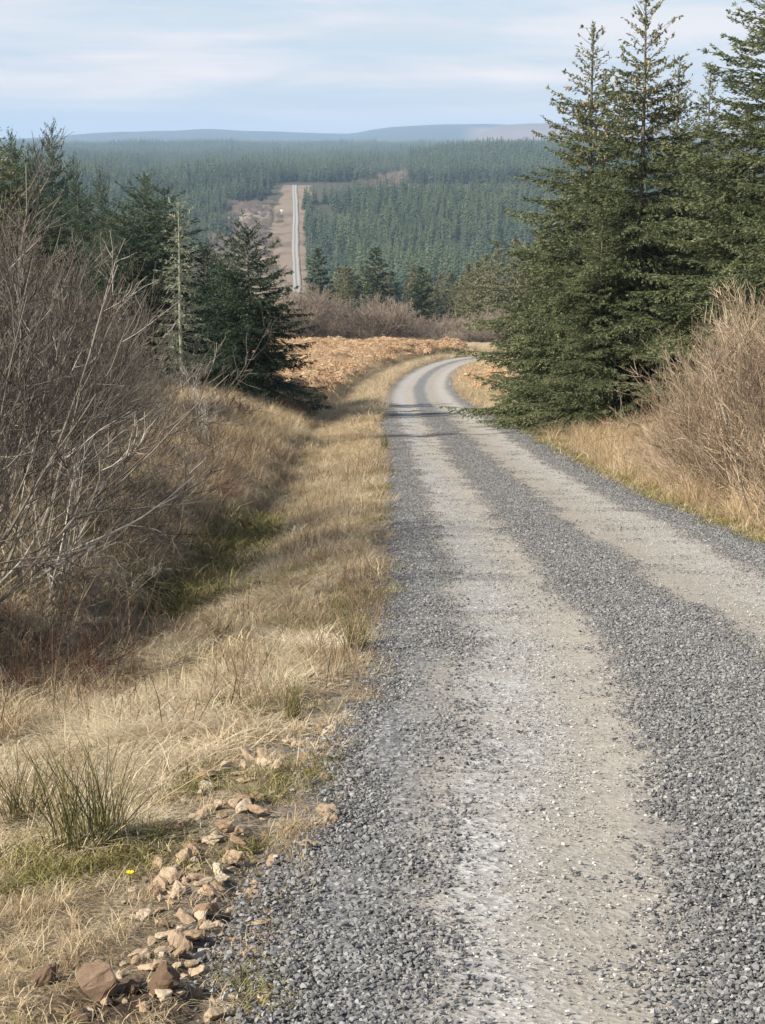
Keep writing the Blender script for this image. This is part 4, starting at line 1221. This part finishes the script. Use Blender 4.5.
FT2_ME = [g.mesh('younger_spruce', [M_needle_far2]) for g in FT]
def tree_clump(seed, n, rad, hs=(.65, 1.25), mat=None):
    r = np.random.default_rng(seed); G = Geo()
    for i in range(n):
        g = FT[r.integers(len(FT))]; s = r.uniform(*hs); a = r.uniform(0, 6.28); tone = r.normal(0, .22)
        Rz = np.array([[cos(a), -sin(a), 0], [sin(a), cos(a), 0], [0, 0, 1]])
        b = r.uniform(0, 6.28); rr = rad * math.sqrt((i + .5) / n)
        b = i * 2.399 + r.normal(0, .3)
        off = np.array([rr * cos(b), rr * sin(b), 0])
        nb = G.n
        V = np.concatenate(g.V) @ (Rz.T * s) * np.array([1, 1, 1]) + off
        Q = np.concatenate(g.Q)
        G.add(V, Q, None, np.clip(np.concatenate(g.qa) + tone, 0, 1))
    return G.mesh('wood_clump', [mat or M_needle_far])
WOOD = [tree_clump(820 + i, 9, 9.5) for i in range(6)]
WOOD2 = [tree_clump(830 + i, 8, 9.5, (.5, 1.1), M_needle_far2) for i in range(4)]

def grid(y0, y1, dy, dxf, xa, xb):
    P_ = []
    y = y0
    while y < y1:
        x0, x1 = xa(y), xb(y)
        if x1 > x0:
            xs = np.arange(x0, x1, dxf)
            P_.append(np.stack([xs + rng.uniform(-.4, .4, len(xs)) * dxf, y + rng.uniform(-.45, .45, len(xs)) * dy], 1))
        y += dy
    return np.concatenate(P_)
VIEW = lambda y: .275 * y + 10
# block to the right of the distant road
A = grid(715, 1385, 8.0, 6.6, lambda y: far_x(y) + 9, lambda y: VIEW(y))
uA = 382.5 + F * A[:, 0] / A[:, 1]
rowd = np.minimum((A[:, 0] - far_x(A[:, 1]) - 9), (A[:, 1] - 715) * .8)
front = np.where((rowd < 16) & (uA < 540) & (uA > 300))[0]
front = front[np.argsort(A[front, 1])][:200]
for j in front:
    x, y = A[j]
    s = rng.uniform(.7, 1.2)
    o = link('plantation_spruce', FT_ME[rng.integers(5)], None, (x, y, float(ground(x, y))), rng.uniform(0, 6.28), (s, s, s * rng.uniform(.9, 1.15)))
    tag(o, 'small dark green spruce on the edge of the plantation right of the distant road', 'tree', 'spruces along the plantation edge')
rest = np.ones(len(A), bool); rest[front] = False
A = A[rest & (A[:, 1] < 1385)]
def wood(name, pts, meshes, s0, s1, meshes2=None, gaps=.0):
    n1 = vnoise(pts[:, 0] * 1.6 + 70, pts[:, 1] * .55, 1 / 95, 3)
    n2 = vnoise(pts[:, 0] * 1.6, pts[:, 1] * .5 + 900, 1 / 150, 2)
    keep = n1 > -1 + gaps
    pts, n1, n2 = pts[keep], n1[keep], n2[keep]
    for nm, mk, ms in ((name, n2 < .12, meshes), ('young_' + name, n2 >= .12, meshes2)):
        if ms is None: ms = meshes
        q = pts[mk]; n = len(q)
        if n == 0: continue
        z = ground(q[:, 0], q[:, 1]) - .3
        sc = rng.uniform(s0, s1, n) * (1 + .22 * n1[mk])
        scatter(nm, ms, np.column_stack([q, z]), np.stack([np.zeros(n), np.zeros(n), rng.uniform(0, 6.28, n)], 1), np.stack([sc, sc, sc * rng.uniform(.85, 1.15, n)], 1))
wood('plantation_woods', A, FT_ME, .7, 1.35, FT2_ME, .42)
# other blocks, as clumps of trees
B = grid(1560, 2700, 17, 15, lambda y: (424 - 5 * float(sm(1600, 2100, y)) - 382.5) / F * y, VIEW)
wood('ridge_woods', B, WOOD, .95, 1.35)
C_ = grid(1330, 2700, 17, 15, lambda y: -VIEW(y), lambda y: min(far_x(y) - 22, (283 - 382.5) / F * y) if y < 1560 else (366 + 52 * float(sm(1750, 2150, y)) - 382.5) / F * y)
keep = ~((C_[:, 1] < 1460) & (C_[:, 0] > far_x(C_[:, 1]) - 26))
wood('valley_woods', C_[keep], WOOD, .7, 1.2, WOOD2, .5)
D = grid(640, 1330, 14, 13, lambda y: -VIEW(y), lambda y: (160 + 68 * sm(700, 1200, y) - 382.5) / F * y)
wood('left_valley_woods', D, WOOD, .6, 1.05, WOOD2, .45)
E = grid(2700, 5600, 34, 18, lambda y: -VIEW(y), VIEW)
wood('horizon_woods', E, WOOD, .85, 1.35, WOOD2, .4)
G_ = grid(255, 640, 15, 13, lambda y: -VIEW(y), lambda y: (150 - 382.5) / F * y)
wood('near_valley_woods', G_[G_[:, 1] > 300], WOOD, .45, .75)
# trees breaking the skyline on the left
for (u, Y, tv) in [(60, 120, 126), (80, 128, 158), (40, 118, 146), (20, 112, 134), (106, 136, 172)]:
    stand(SPD[1], 9.4, u, Y, tv, 'dark spruce in the stand breaking the left skyline above the willows', 'spruce_tree', wid=.46)['group'] = 'spruces breaking the left skyline'
for (u, Y, tv) in [(498, 2400, 136), (506, 2420, 138), (514, 2410, 139), (528, 2430, 139), (538, 2400, 136), (546, 2400, 137), (520, 2450, 141), (556, 2380, 136)]:
    stand([FT_ME[rng.integers(5)]], 14, u, Y, tv, 'tall spruce standing above the ridge wood near the pinkish hill', 'ridge_spruce', wid=1.3)['group'] = 'spruces above the ridge wood'
# leafless scrub beside the distant road and on the heath behind the plantation
FB = [shrub_geo(640 + i, 5.0, 4.2, 40, 200, 700, .55, .05, None, 500, .05).mesh('far_scrub', [M_twig_far]) for i in range(3)]
S1 = grid(880, 1300, 11, 6.5, lambda y: far_x(y) - 58, lambda y: far_x(y) - 15 + 5 * sin(y / 23))
S2 = grid(1500, 2300, 20, 9, lambda y: (362 - 382.5) / F * y, lambda y: (420 - 382.5) / F * y)
S3 = grid(215, 640, 17, 9, lambda y: (210 - 382.5) / F * y, lambda y: (560 - 382.5) / F * y)
S4 = grid(760, 1400, 9, 5, lambda y: far_x(y) - 24, lambda y: far_x(y) + 12)
S4 = S4[(np.abs(S4[:, 0] - far_x(S4[:, 1])) > 5.5) & (rng.random(len(S4)) < 0.30 + .6 * sm(6, 11, np.abs(S4[:, 0] - far_x(S4[:, 1]))))]
S1 = np.concatenate([S1, S2, S3[rng.random(len(S3)) < .35]])
wood('scrub_undergrowth', S1, FB, .55, 1.15)

# white markers by the distant road
wm, t_, b_ = material('white_paint', .5, .4); b_.inputs['Base Color'].default_value = (.82, .82, .80, 1)
def marker(u, Y, w, h, label):
    q_ = at(u, Y)
    e = link('marker_post', None, None, q_); tag(e, label, 'marker post')
    g = Geo(); V, Q = tubes(np.array([[[0, 0, -.2], [0, 0, h * .5], [0, 0, h]]]), np.full((1, 3), .12), 8); g.add(V, Q)
    link('post', g.mesh('post', [wm]), e)
    bm = bmesh.new(); bmesh.ops.create_cube(bm, size=1)
    bmesh.ops.scale(bm, vec=(w, .1, w * .6), verts=bm.verts); bmesh.ops.translate(bm, vec=(0, -.18, h + w * .1), verts=bm.verts)
    bmesh.ops.bevel(bm, geom=bm.edges[:], offset=.02, segments=2, affect='EDGES')
    me = bpy.data.meshes.new('plate'); bm.to_mesh(me); bm.free(); me.materials.append(wm)
    link('plate', me, e)
marker(283, 1225, 1.7, 1.9, 'white roadside marker farther up the distant straight road')
marker(278, 985, 1.2, 1.4, 'white roadside marker nearer the foot of the distant straight road')

# ------------------------------------------------------------------ air
hm = bpy.data.materials.new('haze'); hm.use_nodes = True
ht = hm.node_tree; ht.nodes.clear()
pv = N(ht, 'ShaderNodeVolumePrincipled')
pv.inputs['Color'].default_value = (.56, .76, 1.0, 1)
pv.inputs['Density'].default_value = 1.15e-4
pv.inputs['Anisotropy'].default_value = 0.0
ho = N(ht, 'ShaderNodeOutputMaterial'); ht.links.new(pv.outputs[0], ho.inputs['Volume'])
bm = bmesh.new(); bmesh.ops.create_cube(bm, size=1)
bmesh.ops.scale(bm, vec=(10600, 11700, 225), verts=bm.verts)
bmesh.ops.translate(bm, vec=(0, 5780, 27), verts=bm.verts)
me = bpy.data.meshes.new('haze'); bm.to_mesh(me); bm.free(); me.materials.append(hm)
tag(link('haze', me), kind='stuff')
